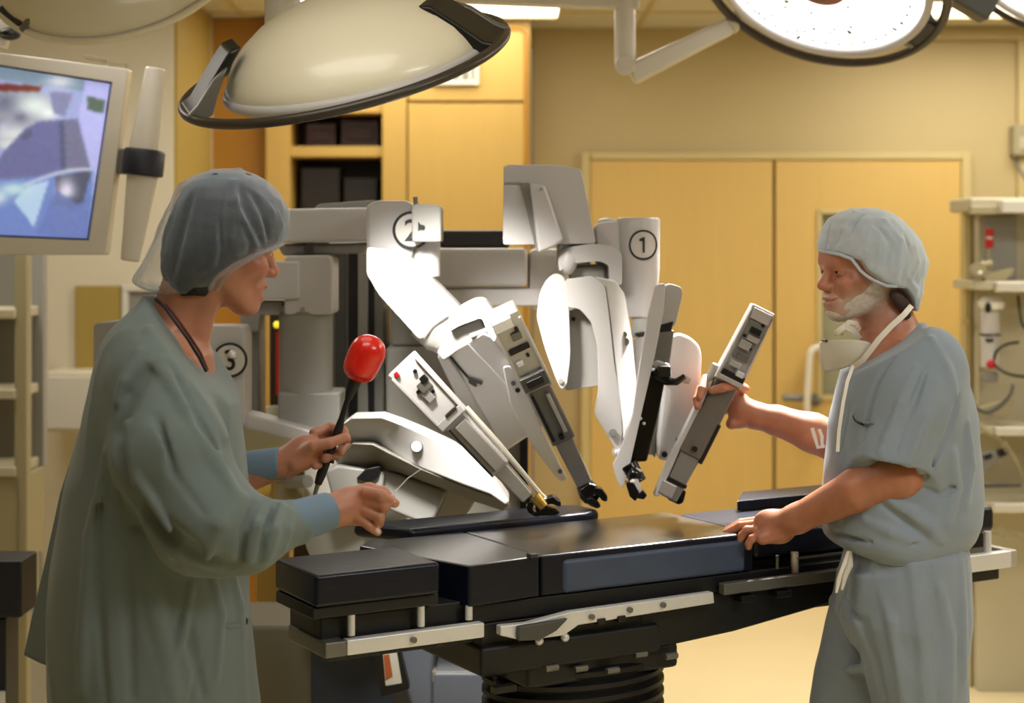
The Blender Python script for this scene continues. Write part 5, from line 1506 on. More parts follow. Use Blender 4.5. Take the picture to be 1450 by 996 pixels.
# hand on the table: palm, then four fingers and a thumb
PN = P(1082, 750, 3.735)
mb.ell(np.array(P(1096, 746, 3.72)), (.047, .020, .036), np.array(Matrix.Rotation(.35, 3, 'Y') @ Matrix.Rotation(-.35, 3, 'Z')), .016)
mb.cone(WRn, P(1098, 745, 3.715), .029, .026, .02)
mb.cone(P(1105, 756, 3.70), P(1080, 763, 3.70), .017, .014, .014)
finger(mb, [P(1074, 738, 3.765), P(1050, 741, 3.785), P(1030, 752, 3.795), P(1018, 762, 3.80)], .0102)
finger(mb, [P(1071, 743, 3.745), P(1048, 745, 3.765), P(1029, 755, 3.775), P(1019, 763, 3.78)], .0104)
finger(mb, [P(1070, 751, 3.725), P(1058, 751, 3.735), P(1050, 760, 3.742), P(1047, 765, 3.745)], .0100)
finger(mb, [P(1076, 759, 3.708), P(1065, 763, 3.712), P(1060, 770, 3.714), P(1060, 775, 3.716)], .0092)
finger(mb, [P(1112, 744, 3.75), P(1088, 752, 3.79), P(1068, 758, 3.80)], .0115)
# far (right) arm, hand closed round the carriage
SHf, ELf, WRf = P(1285, 530, 3.88), P(1215, 640, 3.97), P(1066, 588, 4.00)
mb.cone(SHf, ELf, .046, .047, .03)
mb.chain([ELf, P(1150, 613, 3.985), P(1100, 596, 4.0), WRf], [.048, .045, .035, .029], .02)
mb.ell(np.array(P(1046, 573, 4.005)), (.024, .022, .046), np.array(Matrix.Rotation(math.radians(-18), 3, 'Y')), .014)
mb.cone(WRf, P(1046, 578, 4.0), .029, .027, .018)
mb.cone(P(1044, 596, 3.995), P(1036, 600, 3.985), .020, .014, .014)
finger(mb, [P(1054, 551, 3.985), P(1042, 546, 3.945), P(1024, 549, 3.922), P(1008, 553, 3.925)], .0115)        # thumb crosses in front
finger(mb, [P(1040, 540, 4.02), P(1014, 532, 4.02), P(999, 537, 3.965), P(994, 551, 3.922), P(991, 562, 3.915)], .0112)
finger(mb, [P(1036, 553, 4.03), P(1007, 546, 4.03), P(992, 551, 3.97), P(987, 566, 3.928), P(988, 576, 3.92)], .0110)
finger(mb, [P(1030, 567, 4.03), P(1004, 564, 4.03), P(990, 568, 3.995), P(987, 579, 3.97)], .0102)
finger(mb, [P(1026, 582, 4.03), P(1002, 577, 4.03), P(989, 580, 4.0), P(986, 590, 3.98)], .0092)
# legs and feet inside the trousers
for cx, Yc, kx in ((1300, 3.61, 1290), (1240, 3.80, 1190)):
    mb.chain([P(cx, 830, Yc), P((cx + kx) / 2, 1090, Yc), P(kx, 1370, Yc)], [.085, .056, .040], .03)
    a = P(kx, 1395, Yc); mb.cone((a.x + .04, a.y, .06), (a.x - .13, a.y, .05), .036, .030, .02)
body = mb.mesh('body', M['skin'], man)
sk = lin('#b0714f')
sk = lin('#b37557')
skin_tint(body, sk, [
    (L(.10, 0, -.066), (.022, .022, .010), lin('#a5574a'), .6),
    (L(.112, 0, -.035), (.014, .014, .014), lin('#bd6a52'), .5),
    (L(.045, .045, -.075), (.045, .03, .030), lin('#c4b3a4'), .9), (L(.0, .062, -.045), (.024, .03, .036), lin('#c4b3a4'), .8), (L(.078, .0, -.098), (.022, .03, .018), lin('#c4b3a4'), .8), (L(.100, 0, -.054), (.010, .022, .006), lin('#a98f7e'), .5),
    (L(.06, .05, -.025), (.03, .03, .016), lin('#b5694f'), .4)])
eyes(L, HR, HS, body, 0.0)
for q in (-1, 1):
    b = MB(); b.tube([L(.094, q * .014, .0155), L(.0945, q * .028, .0205), L(.084, q * .046, .0165)], [.0028, .0035, .0018], 8); b.build('eyebrow', M['brow_hair'], body, angle=80)
# short white beard: a skin over the jaw, proud by a few millimetres
bd = Sdf(0.0024)
head(bd, HO, HR, HS, ear=False)
bd.disp(lambda p: -.0026 + .0010 * vnoise(p, 420, 9) + .0008 * vnoise(p, 900, 4))
rg = Sdf(.003)
for q in (-1, 1):
    rg.chain([L(-.010, q * .070, -.030), L(.004, q * .066, -.058), L(.035, q * .050, -.088), L(.080, q * .008, -.104)], [.014, .022, .024, .022], .01)
rg.ell(L(.092, 0, -.098), np.array((.02, .028, .016)), HR, .02)
for q in (-1, 1): rg.chain([L(-.006, q * .072, -.014), L(.014, q * .066, -.042), L(.045, q * .050, -.066), L(.075, q * .032, -.082)], [.010, .020, .022, .014], .01)
bd.within(rg, .019)
bd.ell(L(.098, 0, -.066), np.array((.026, .032, .0135)), HR, .008, 's')
bd.mesh('beard', M['beard'], body)
# ------------- shirt
sh = Sdf(0.0042)
rows = [(456, 1262, 1306, .06), (466, 1232, 1318, .11), (480, 1214, 1332, .155), (496, 1206, 1345, .185), (520, 1197, 1358, .205), (555, 1187, 1369, .205), (600, 1177, 1377, .20), (650, 1171, 1383, .195), (700, 1168, 1387, .195), (735, 1168, 1384, .195), (757, 1171, 1374, .192), (770, 1181, 1362, .185), (778, 1200, 1345, .175)]
sh.loft([rowpx(y, a, b_, YM0, r) for y, a, b_, r in rows], .02, p=2.2)
# near sleeve, far sleeve
SLe = P(1266, 657, 3.522)
dsl = (Vector(P(1266, 657, 3.52)) - Vector(P(1304, 560, 3.535))).normalized()
slv = Sdf(.0042)
slv.chain([P(1313, 516, 3.565), P(1301, 570, 3.535), Vector(SLe) + dsl * .06], [.080, .076, .071], .0)
slv.cut(SLe, np.array(dsl) + np.array((.18, 0, -.08)), .004)
slv.cone(Vector(SLe) - dsl * 0.035, Vector(SLe) + dsl * 0.10, .058, .068, .006, 's')
sh.group(slv, .05)
sh.chain([P(1268, 520, 3.86), P(1236, 600, 3.92)], [.075, .072], .04)
base = sh.clone()
# neckline
sh.cut(P(1300, 455, 3.70), np.array((-0.565, 0, 0.825)), .006)
F1 = lambda pts, r=.010, d=.35, k=.02, kind='u': fold(sh, pts, r, d, k, kind, base)
# folds read from the cloth: sleeve flutes, armhole, blousing over the waist
F1([(1296, 520), (1276, 570), (1256, 620), (1248, 640)], .010)
F1([(1326, 540), (1312, 590), (1296, 630), (1286, 655)], .011)
F1([(1312, 520), (1290, 580), (1268, 640)], .007, .3, .012, 's')
F1([(1262, 508), (1240, 545), (1226, 600), (1222, 625)], .008, .25, .012, 's')
F1([(1358, 560), (1345, 610), (1325, 650), (1306, 680)], .009, .3, .014, 's')
F1([(1368, 600), (1372, 660), (1366, 715)], .012)
F1([(1345, 640), (1352, 690), (1340, 740)], .012)
F1([(1262, 708), (1290, 726), (1318, 748), (1332, 765)], .013, .25)
F1([(1250, 716), (1280, 738), (1310, 762)], .008, .3, .012, 's')
F1([(1300, 690), (1330, 702), (1350, 690)], .008, .3, .012, 's')
F1([(1195, 640), (1188, 690), (1190, 740)], .009)
F1([(1205, 570), (1192, 640), (1180, 720)], .006, .3, .012, 's')
F1([(1225, 735), (1260, 752), (1290, 765)], .010, .3)
F1([(1318, 480), (1340, 520), (1352, 560)], .010, .3)
F1([(1180, 755), (1230, 768), (1300, 770)], .006, .3, .01, 's')
sh.disp(lambda p: .0028 * np.sin(p[..., 0] * 42 + 3 * vnoise(p, 9, 1) + p[..., 2] * 14) * np.exp(-((p[..., 2] - 1.03) / .10) ** 2) + .0022 * vnoise(p, 26, 5) + crease(p, (16, 16, 6), 51, .0035))
shirt = sh.mesh('scrub_shirt', M['scrub'], man)
# pocket and placket detail
pk = base.surf([(1207, 590), (1236, 598), (1232, 640), (1205, 634)])
b = MB(); b.tube([Vector(q) + Vector((0, -.002, 0)) for q in base.surf([(1209, 588), (1216, 597), (1228, 600), (1237, 599)])], .0035, 8); b.build('pocket_edge', M['scrub_dark'], shirt, angle=80)
b = MB(); b.tube([Vector(q) + Vector((0, -.003, 0)) for q in base.surf([(1209, 589), (1211, 594), (1216, 598), (1222, 600)])], .004, 8); b.build('pen_clip', M['black'], shirt, angle=80)
# ------------- trousers
tr = Sdf(0.005)
tr.loft([rowpx(752, 1206, 1362, YM0, .165), rowpx(775, 1203, 1366, YM0, .185), rowpx(820, 1192, 1368, YM0, .19), rowpx(870, 1186, 1370, YM0, .19), rowpx(905, 1200, 1366, YM0, .17)], .02, p=2.2)
tr.loft([rowpx(810, 1200, 1369, 3.63, .10), rowpx(880, 1205, 1370, 3.63, .11), rowpx(940, 1222, 1370, 3.62, .11), rowpx(996, 1238, 1370, 3.62, .105), rowpx(1200, 1240, 1352, 3.62, .09), rowpx(1410, 1240, 1340, 3.62, .08)], .02)
tr.loft([rowpx(810, 1188, 1330, 3.80, .10), rowpx(880, 1170, 1310, 3.80, .10), rowpx(940, 1158, 1290, 3.80, .10), rowpx(996, 1147, 1270, 3.80, .095), rowpx(1200, 1135, 1240, 3.80, .085), rowpx(1380, 1130, 1230, 3.80, .078)], .02)
tb = tr.clone()
for pts, r, kind in (([(1240, 800), (1262, 880), (1280, 990)], .010, 'u'), ([(1290, 800), (1305, 900), (1310, 996)], .012, 'u'), ([(1330, 830), (1345, 900), (1342, 990)], .010, 'u'), ([(1316, 800), (1330, 900), (1328, 996)], .008, 's'),
                     ([(1196, 850), (1218, 880), (1232, 930)], .009, 's'), ([(1180, 850), (1195, 905), (1215, 930)], .012, 'u'), ([(1200, 830), (1186, 870), (1178, 885)], .007, 's'), ([(1225, 880), (1240, 940), (1252, 996)], .010, 's'), ([(1170, 940), (1200, 950), (1225, 945)], .008, 'u'), ([(1355, 780), (1362, 860), (1362, 960)], .010, 'u')):
    fold(tr, pts, r, .3, .018, kind, tb)
tr.disp(lambda p: .002 * vnoise(p, 22, 8) + crease(p, (16, 16, 5), 52, .004))
trou = tr.mesh('scrub_trousers', M['scrub'], man)
b = MB(); b.tube([P(1202, 782, 3.60), P(1196, 800, 3.585), P(1188, 822, 3.575), P(1184, 840, 3.57)], [.005, .006, .006, .003], 8); b.build('waist_tie', M['tie'], trou, angle=80)
b = MB(); b.tube([P(1204, 782, 3.60), P(1204, 800, 3.58), P(1197, 815, 3.57), P(1192, 836, 3.565)], [.005, .007, .006, .003], 8); b.build('waist_tie', M['paper'], trou, angle=80)
for kx, Yc in ((1290, 3.62), (1182, 3.80)):
    a = P(kx, 1395, Yc)
    s_ = Sdf(.006); s_.cone((a.x + .05, Yc, .05), (a.x - .16, Yc, .045), .05, .045, .02); s_.cut((0, 0, 0.002), (0, 0, -1), .002); s_.mesh('shoe', M['shoe'], man)
# ------------- cap
cp_ = Sdf(0.003)
rows = [(295.5, 1206, 1244, .03), (300, 1190, 1258, .055), (310, 1175, 1274, .085), (325, 1164, 1290, .102), (342, 1159, 1303, .110), (357, 1158, 1309, .113), (370, 1158, 1314, .112), (384, 1160, 1311, .114), (400, 1168, 1304, .110), (420, 1180, 1303, .100), (440, 1195, 1298, .06)]
cp_.loft([rowpx(y, a, b_, 3.70, r) for y, a, b_, r in rows], .01, p=2.1)
cpb = cp_.clone()
cp_.disp(lambda p: .0020 * vnoise(p, 60, 11) + .0014 * vnoise(p, 120, 12))
for pts, r, kind in (([(1210, 300), (1196, 325), (1188, 352)], .006, 'u'), ([(1222, 304), (1200, 330), (1186, 345)], .005, 's'), ([(1230, 330), (1225, 355), (1212, 372)], .006, 'u'), ([(1240, 318), (1262, 345), (1250, 380)], .006, 's'), ([(1252, 312), (1275, 340), (1268, 385), (1258, 405)], .006, 'u'),
                     ([(1280, 330), (1290, 360), (1275, 395)], .006, 's'), ([(1240, 350), (1238, 372), (1228, 392)], .005, 's'), ([(1178, 315), (1172, 335), (1170, 352)], .004, 's'), ([(1295, 350), (1300, 372), (1290, 395)], .005, 'u'), ([(1262, 360), (1262, 385), (1250, 405)], .005, 'u'), ([(1285, 392), (1296, 410), (1294, 430)], .005, 'u')):
    fold(cp_, pts, r, .35, .012, kind, cpb)
cp_.disp(lambda p: crease(p, (26, 26, 20), 61, .0022))
cp_.cutpoly([(1140, 352), (1159, 355), (1190, 362), (1207, 368), (1217, 383), (1238, 398), (1256, 406), (1271, 407), (1280, 418), (1291, 440), (1330, 460)], 3.70, .006)
nn = np.array((-.48, 0, -.87))
capm = cp_.mesh('bouffant_cap', M['cap_pale'], man, 3)
band = []
for px_, py_ in ((1161, 355), (1175, 358), (1190, 361), (1206, 367), (1212, 375), (1218, 383), (1227, 391), (1239, 398), (1255, 405), (1270, 406)):
    band.append(cpb.surf([(px_, py_)])[0])
b = MB(); b.tube([Vector(q) for q in band], .0035, 8); b.build('cap_band', M['cap_pale'], capm, angle=80)
# flap hanging at the nape
fl = Sdf(.003); fl.loft([rowpx(376, 1286, 1311, 3.70, .055), rowpx(395, 1280, 1306, 3.70, .06), rowpx(415, 1281, 1305, 3.70, .055), rowpx(430, 1284, 1300, 3.70, .045), rowpx(440, 1288, 1296, 3.70, .03)], .01)
fl.disp(lambda p: .002 * vnoise(p, 90, 6)); fl.mesh('cap_tail', M['cap_pale'], capm)
hr = Sdf(.004); hr.ell(HO + HR @ np.array([-.012, 0, .043]), (.092, .075, .082), HR, .01); hr.cut(P(1168, 360, 3.7), nn, .006); hr.mesh('hair', M['hair_grey'], body)
s_ = Sdf(.003)
s_.chain([P(1268, 418, 3.635), P(1278, 430, 3.64), P(1284, 446, 3.65)], [.012, .014, .010], .01); s_.mesh('hair', mat('nape_hair', '#4a3a30', .7, bump=.6, bscale=300), body)
# ------------- face mask hanging under the chin, its ties
mk = Sdf(.003)
mrow = [(P(1162, 505, 3.66), .004)]
b = MB()
front = [(1160, 482, 3.70), (1163, 496, 3.69), (1162, 512, 3.69), (1166, 530, 3.68)]
grid = [[(1160, 481, 3.735), (1175, 483, 3.66), (1196, 480, 3.625), (1218, 482, 3.61), (1236, 486, 3.615)],
        [(1161, 495, 3.735), (1176, 497, 3.655), (1197, 494, 3.62), (1217, 494, 3.605), (1232, 494, 3.61)],
        [(1162, 512, 3.735), (1178, 514, 3.66), (1198, 510, 3.625), (1214, 506, 3.61), (1226, 503, 3.61)],
        [(1167, 529, 3.73), (1180, 526, 3.67), (1198, 521, 3.635), (1212, 515, 3.62), (1220, 511, 3.615)]]
vs = [P(*q) for r in grid for q in r]
fs = [(i * 5 + j, i * 5 + j + 1, i * 5 + j + 6, i * 5 + j + 5) for i in range(3) for j in range(4)]
b.faces_from(vs, fs); mask = b.build('face_mask', M['paper'], man, angle=80)
md_ = mask.modifiers.new('sub', 'SUBSURF'); md_.levels = md_.render_levels = 2
md_ = mask.modifiers.new('thick', 'SOLIDIFY'); md_.thickness = .002
b = MB(); b.tube([P(1156 + 8, 482, 3.70), P(1170, 482.5, 3.675)], .0025, 6); b.build('nose_wire', M['black'], mask)
def ribbon(name, pts, w, m, parent, up=(0, -1, 0.2)):
    """flat tie along 3D points"""
    pts = [Vector(p) for p in pts]; vs = []; b = MB()
    for i, p in enumerate(pts):
        t = (pts[min(i + 1, len(pts) - 1)] - pts[max(i - 1, 0)]).normalized()
        sd = t.cross(Vector(up)).normalized() * w / 2
        nn_ = Vector(up).normalized() * .0012
        vs += [p - sd - nn_, p + sd - nn_, p + sd + nn_, p - sd + nn_]
    fs = []
    for i in range(len(pts) - 1):
        for k in range(4):
            fs.append((i * 4 + k, i * 4 + (k + 1) % 4, i * 4 + 4 + (k + 1) % 4, i * 4 + 4 + k))
    fs += [(0, 1, 2, 3), ((len(pts) - 1) * 4 + 3, (len(pts) - 1) * 4 + 2, (len(pts) - 1) * 4 + 1, (len(pts) - 1) * 4)]
    b.faces_from(vs, fs); return b.build(name, m, parent, angle=60)
ribbon('mask_tie', [P(1291, 433, 3.625), P(1280, 446, 3.60), P(1262, 462, 3.585), P(1245, 480, 3.58), P(1232, 497, 3.585), P(1222, 510, 3.60), P(1208, 520, 3.62)], .012, M['tie'], mask)
ribbon('mask_tie', [P(1218, 480, 3.66), P(1208, 468, 3.64), P(1196, 462, 3.63), P(1186, 470, 3.63), P(1184, 476, 3.64)], .013, M['tie'], mask)
ribbon('mask_tie', [P(1190, 474, 3.64), P(1196, 464, 3.63), P(1202, 456, 3.63), P(1212, 458, 3.64), P(1218, 468, 3.66)], .010, M['tie'], mask)
ribbon('mask_tie', [P(1208, 518, 3.58), P(1200, 540, 3.535), P(1194, 570, 3.52), P(1188, 610, 3.52), P(1186, 640, 3.52)], .007, M['tie'], mask)
ribbon('mask_tie', [P(1150, 606, 3.93), P(1154, 620, 3.92), P(1158, 634, 3.92), P(1168, 632, 3.92)], .008, M['tie'], mask)
ribbon('mask_tie', [P(1160, 608, 3.93), P(1164, 618, 3.92), P(1164, 634, 3.92)], .007, M['tie'], mask)
# ================================================================== the gowned person on the left
YW = 3.20
wom = thing('person', 'person in a grey-green gown and dark bouffant cap holding a red-tipped instrument, left', 'person', (P(215, 900, YW).x, YW, 0))
wb_ = Sdf(0.0024)
WRm = rotm(math.radians(22), math.radians(12))
WO = np.array(P(312, 345, YW)); WS = 1.0
LW = head(wb_, WO, WRm, WS, jaw=.012, ear=True, slim=.96)
wb_.cone(LW(-.035, 0, -.065), P(240, 510, 3.20), .054, .062, .03)
wb_.cone(LW(-.01, -.03, -.09), P(278, 515, 3.17), .014, .018, .02)
wb_.loft([rowpx(470, 200, 270, YW, .08), rowpx(500, 178, 300, YW, .15), rowpx(560, 165, 305, YW, .155), rowpx(700, 150, 310, YW, .13), rowpx(800, 140, 310, YW, .145), rowpx(900, 135, 310, YW, .155)], .03)
# near (right) arm and hand
SN, EN, WN = P(212, 560, 3.03), P(305, 755, 2.98), P(470, 724, 3.09)
wb_.cone(SN, EN, .048, .042, .03)
wb_.chain([EN, P(390, 742, 3.03), WN], [.042, .036, .0265], .02)
wb_.ell(np.array(P(500, 716, 3.10)), (.043, .0165, .034), np.array(Matrix.Rotation(-.10, 3, 'Y')), .014)
wb_.cone(WN, P(492, 718, 3.10), .027, .026, .02)
wb_.cone(P(516, 700, 3.095), P(512, 735, 3.095), .013, .012, .012)
finger(wb_, [P(519, 698, 3.085), P(539, 702, 3.072), P(550, 708, 3.078), P(559, 713, 3.085)], .0112)
finger(wb_, [P(523, 711, 3.085), P(544, 717, 3.075), P(541, 724, 3.10), P(532, 722, 3.12)], .0108)
finger(wb_, [P(519, 724, 3.085), P(537, 733, 3.078), P(536, 741, 3.10), P(527, 739, 3.12)], .0104)
finger(wb_, [P(510, 735, 3.088), P(523, 745, 3.083), P(530, 750, 3.088), P(535, 754, 3.09)], .0090)
finger(wb_, [P(492, 700, 3.12), P(522, 692, 3.135), P(543, 697, 3.13), P(553, 706, 3.115)], .0115)
# far (left) forearm and hand
SF, EF, WF = P(230, 560, 3.38), P(275, 700, 3.42), P(402, 657, 3.385)
wb_.cone(SF, EF, .048, .042, .03)
wb_.chain([EF, P(340, 676, 3.40), WF], [.042, .036, .027], .02)
wb_.ell(np.array(P(430, 640, 3.385)), (.042, .018, .032), np.array(Matrix.Rotation(-.45, 3, 'Y')), .014)
wb_.cone(WF, P(424, 646, 3.385), .027, .027, .02)
wb_.cone(P(420, 655, 3.365), P(438, 636, 3.36), .018, .014, .014)
finger(wb_, [P(446, 614, 3.40), P(468, 606, 3.415), P(486, 611, 3.395), P(491, 622, 3.375)], .0112)
finger(wb_, [P(448, 624, 3.405), P(474, 619, 3.425), P(489, 629, 3.40), P(482, 640, 3.372)], .0112)
finger(wb_, [P(446, 636, 3.405), P(468, 634, 3.425), P(476, 645, 3.40), P(460, 650, 3.372)], .0108)
finger(wb_, [P(438, 648, 3.40), P(456, 648, 3.415), P(461, 657, 3.395), P(446, 660, 3.372)], .0098)
finger(wb_, [P(424, 646, 3.362), P(445, 632, 3.345), P(467, 628, 3.342), P(488, 620, 3.350)], .0122)
# legs, feet
for cx, Yc in ((235, 3.10), (270, 3.32)):
    wb_.chain([P(cx, 900, Yc), P(cx + 10, 1220, Yc), P(cx - 5, 1540, Yc)], [.08, .055, .04], .03)
wbody = wb_.mesh('body', M['skin'], wom)
skin_tint(wbody, lin('#b0785e'), [
    (LW(.10, 0, -.07), (.02, .022, .014), lin('#a04a3e'), .6), (LW(.112, 0, -.035), (.016, .016, .02), lin('#c0604a'), .6),
    (LW(.06, -.05, -.03), (.03, .03, .025), lin('#b8674b'), .4), (P(520, 705, 3.08), (.02, .03, .02), lin('#b9694c'), .4)])
eyes(LW, WRm, WS, wbody)
b = MB(); b.box((0, 0, 0), (.030, .030, .004), Matrix.Translation(LW(.088, 0, -.066)) @ Matrix(WRm).to_4x4()); b.build('teeth', M['eye_white'], wbody, bevel=.001)
for q in (-1, 1):
    b = MB(); b.tube([LW(.094, q * .014, .0155), LW(.0945, q * .028, .0205), LW(.084, q * .046, .0165)], [.0025, .003, .0016], 8); b.build('eyebrow', M['brow_hair'], wbody, angle=80)
b = MB(); b.ball(P(534.5, 752.5, 3.081), (.0042, .003, .0062), m=Matrix.Rotation(-.6, 4, 'Y')); b.build('fingernail', M['nail'], wbody)
b = MB(); b.ball(P(556, 710, 3.076), (.0055, .003, .0038), m=Matrix.Rotation(.5, 4, 'Y')); b.build('fingernail', M['nail'], wbody)
# hair gathered under the cap
hw = Sdf(.004)
hw.loft([rowpx(246, 296, 345, 3.20, .05), rowpx(262, 264, 376, 3.20, .09), rowpx(285, 250, 398, 3.20, .108), rowpx(310, 240, 405, 3.20, .116), rowpx(335, 232, 402, 3.20, .118), rowpx(360, 229, 390, 3.20, .114), rowpx(385, 230, 372, 3.20, .106), rowpx(405, 236, 340, 3.20, .09), rowpx(419, 254, 310, 3.19, .07)], .01)
hw.cutpoly([(200, 421), (300, 421), (305, 408), (312, 392), (334, 374), (369, 354), (401, 341), (440, 330)], 3.2, .008)
hw.disp(lambda p: .002 * vnoise(p, 120, 2)); hw.mesh('hair', M['hair_dark'], wbody)
# cap
cw = Sdf(.0034)
rows = [(240.5, 305, 338, .03), (246, 284, 360, .06), (256, 264, 378, .09), (268, 254, 391, .108), (283, 245, 402, .118), (300, 235, 409, .124), (320, 227, 409, .128), (340, 220, 403, .128), (358, 211, 396, .124), (375, 202, 386, .118), (390, 192, 372, .108), (401, 187, 352, .098), (410, 200, 330, .085), (417, 226, 305, .06)]
cw.loft([rowpx(y, a, b_, 3.20, r) for y, a, b_, r in rows], .01, p=2.1)
cwb = cw.clone()
cw.disp(lambda p: .0022 * vnoise(p, 45, 21) + .0014 * vnoise(p, 110, 22))
for pts, r, kind in (([(328, 258), (335, 285), (345, 315), (362, 355)], .008, 'u'), ([(340, 262), (346, 290), (360, 320), (372, 350)], .008, 's'), ([(330, 300), (325, 335), (335, 365)], .007, 'u'), ([(365, 275), (385, 300), (390, 330)], .006, 'u'),
                     ([(352, 268), (372, 300), (380, 345)], .006, 's'), ([(392, 300), (396, 320), (388, 345)], .005, 'u'), ([(345, 320), (355, 345), (350, 368)], .007, 's'), ([(318, 268), (312, 310), (315, 360), (305, 395)], .006, 's'), ([(258, 262), (240, 310), (222, 360), (205, 395)], .009, 'u'),
                     ([(275, 270), (262, 310), (250, 360), (240, 405)], .007, 's'), ([(300, 390), (325, 378), (345, 370), (370, 358)], .008, 'u'), ([(215, 395), (240, 405), (262, 412)], .006, 'u')):
    fold(cw, pts, r, .35, .014, kind, cwb)
cw.disp(lambda p: crease(p, (22, 22, 15), 62, .003))
cw.cutpoly([(150, 392), (186, 398), (225, 420), (303, 421), (308, 412), (316, 396), (336, 379), (369, 361), (401, 348), (440, 335)], 3.2, .008)
capw = cw.mesh('bouffant_cap', M['cap_grey'], wom, 4)
b = MB(); b.tube([Vector(q) for q in cwb.surf([(400, 346), (386, 352), (369, 359), (352, 368), (336, 377), (324, 387), (315, 396), (308, 410)])], .004, 8); b.build('cap_band', M['cap_grey'], capw, angle=80)
# ------------- gown
gw = Sdf(.0046)
rows = [(418, 206, 238, .05), (432, 196, 262, .09), (446, 180, 288, .13), (462, 164, 304, .165), (482, 152, 316, .188), (510, 143, 323, .205), (545, 134, 329, .21), (580, 125, 335, .21), (620, 116, 339, .205), (660, 107, 343, .205), (700, 97, 346, .205), (750, 88, 348, .21), (800, 80, 349, .215), (850, 76, 351, .22), (900, 74, 355, .225), (950, 74, 360, .23), (996, 76, 366, .235), (1100, 84, 372, .235), (1190, 88, 372, .235)]
gw.loft([rowpx(y, a, b_, YW, r) for y, a, b_, r in rows], .02, p=2.15)
gs_ = Sdf(.0046)
gs_.chain([P(220, 545, 3.045), P(238, 640, 3.0), P(292, 738, 2.97)], [.088, .098, .082], .02)
gs_.chain([P(290, 738, 2.97), P(350, 757, 2.985), P(412, 741, 3.045)], [.083, .066, .043], .05)
gw.group(gs_, .035)
gw.chain([P(232, 560, 3.36), P(275, 690, 3.42), P(342, 668, 3.40)], [.075, .07, .042], .035)
gb = gw.clone()
for pts, r, kind in (([(214, 520), (180, 560), (164, 610), (170, 660), (190, 712)], .019, 's'), ([(170, 655), (205, 725), (255, 775), (320, 806)], .020, 's'), ([(228, 512), (262, 580), (300, 650), (335, 705)], .012, 'u'), ([(245, 520), (285, 600), (318, 660)], .010, 's'),
                     ([(212, 470), (250, 510), (290, 570), (312, 620)], .012, 'u'), ([(262, 492), (292, 550), (318, 620)], .009, 'u'), ([(216, 515), (236, 535), (240, 550)], .008, 'u'), ([(240, 512), (256, 535), (262, 555)], .008, 'u'),
                     ([(378, 712), (362, 745), (352, 788)], .013, 'u'), ([(362, 712), (345, 750), (338, 800)], .009, 's'), ([(398, 716), (388, 750), (378, 790)], .010, 'u'), ([(390, 712), (375, 750), (366, 795)], .008, 's'), ([(412, 722), (408, 750), (400, 780)], .008, 'u'), ([(344, 705), (310, 742), (292, 790)], .010, 'u'), 
                     ([(180, 600), (196, 680), (240, 750)], .010, 'u'), ([(222, 590), (246, 670), (290, 730)], .010, 's'), ([(196, 500), (176, 540), (166, 570)], .010, 'u'),
                     ([(150, 640), (130, 760), (120, 900), (118, 980)], .012, 'u'), ([(165, 700), (180, 820), (186, 985)], .012, 's'), ([(200, 760), (222, 870), (246, 985)], .014, 'u'), ([(246, 800), (262, 880), (290, 985)], .012, 's'), ([(270, 830), (258, 900), (232, 960)], .008, 'u'), ([(300, 820), (312, 870), (304, 960)], .010, 'u'), ([(140, 700), (140, 850), (150, 990)], .010, 's'),
                     ([(330, 820), (338, 860), (340, 900)], .009, 'u'), ([(318, 815), (290, 812), (262, 800)], .008, 's'), ([(290, 930), (276, 965), (268, 996)], .006, 's')):
    fold(gw, pts, r, .35, .024, kind, gb)
gw.disp(lambda p: .0026 * vnoise(p, 20, 31) + .0010 * vnoise(p, 50, 32) + crease(p, (13, 13, 4.5), 53, .005))
gw.cut(P(220, 425, 3.2), np.array((.77, 0, .62)), .008)
gown = gw.mesh('gown', M['gown'], wom, 2)
# cuffs
for a, b_, r0, r1 in ((P(398, 745, 3.03), P(469, 723, 3.09), .040, .0345), (P(335, 668, 3.405), P(402, 656, 3.385), .038, .033)):
    c_ = Sdf(.003); c_.cone(a, b_, r0, r1, .001)
    dd = np.array(b_ - a); dd /= np.linalg.norm(dd); c_.cut(b_, dd, .004)
    c_.mesh('knit_cuff', M['cuff'], gown)
# neck edging and lanyard
eg = [(221, 427), (232, 441), (246, 459), (262, 478), (278, 498), (292, 520), (305, 546), (316, 575), (324, 605)]
pp = [P(x, y, Y) for x, y, Y in ((221, 424, 3.13), (234, 436, 3.09), (250, 458, 3.07), (266, 480, 3.065), (282, 506, 3.075), (292, 526, 3.09))]
b = MB(); b.tube(pp, .0032, 8); b.build('neck_cord', M['hair_dark'], gown, angle=80)
b = MB(); b.tube([P(236, 430, 3.095), P(254, 455, 3.085), P(270, 478, 3.085), P(284, 500, 3.095), P(294, 524, 3.11)], .0025, 8); b.build('red_cord', mat('dark_red_cord', '#5a1710', .6), gown, angle=80)
pe = gb.surf([(308, 884), (322, 888), (336, 886), (347, 879)])
b = MB(); b.tube([Vector(q) for q in pe], .004, 8); b.build('pocket_edge', M['gown'], gown, angle=80)
b = MB(); b.ball(gb.surf([(346, 880)])[0], (.007, .006, .009)); b.build('pen_end', M['black'], gown)
# back flap of the open gown, swinging clear on the far side
fo = [(160, 545, 3.27), (172, 640, 3.25), (160, 780, 3.24), (150, 900, 3.24), (140, 945, 3.24), (76, 948, 3.27), (54, 940, 3.30), (32, 929, 3.33), (44, 880, 3.35), (62, 800, 3.36), (84, 700, 3.37), (112, 610, 3.36)]
b = MB(); b.prism([P(*q) for q in fo], (0.0, 0.014, 0)); flp = b.build('gown_flap', M['gown'], gown, bevel=.005)
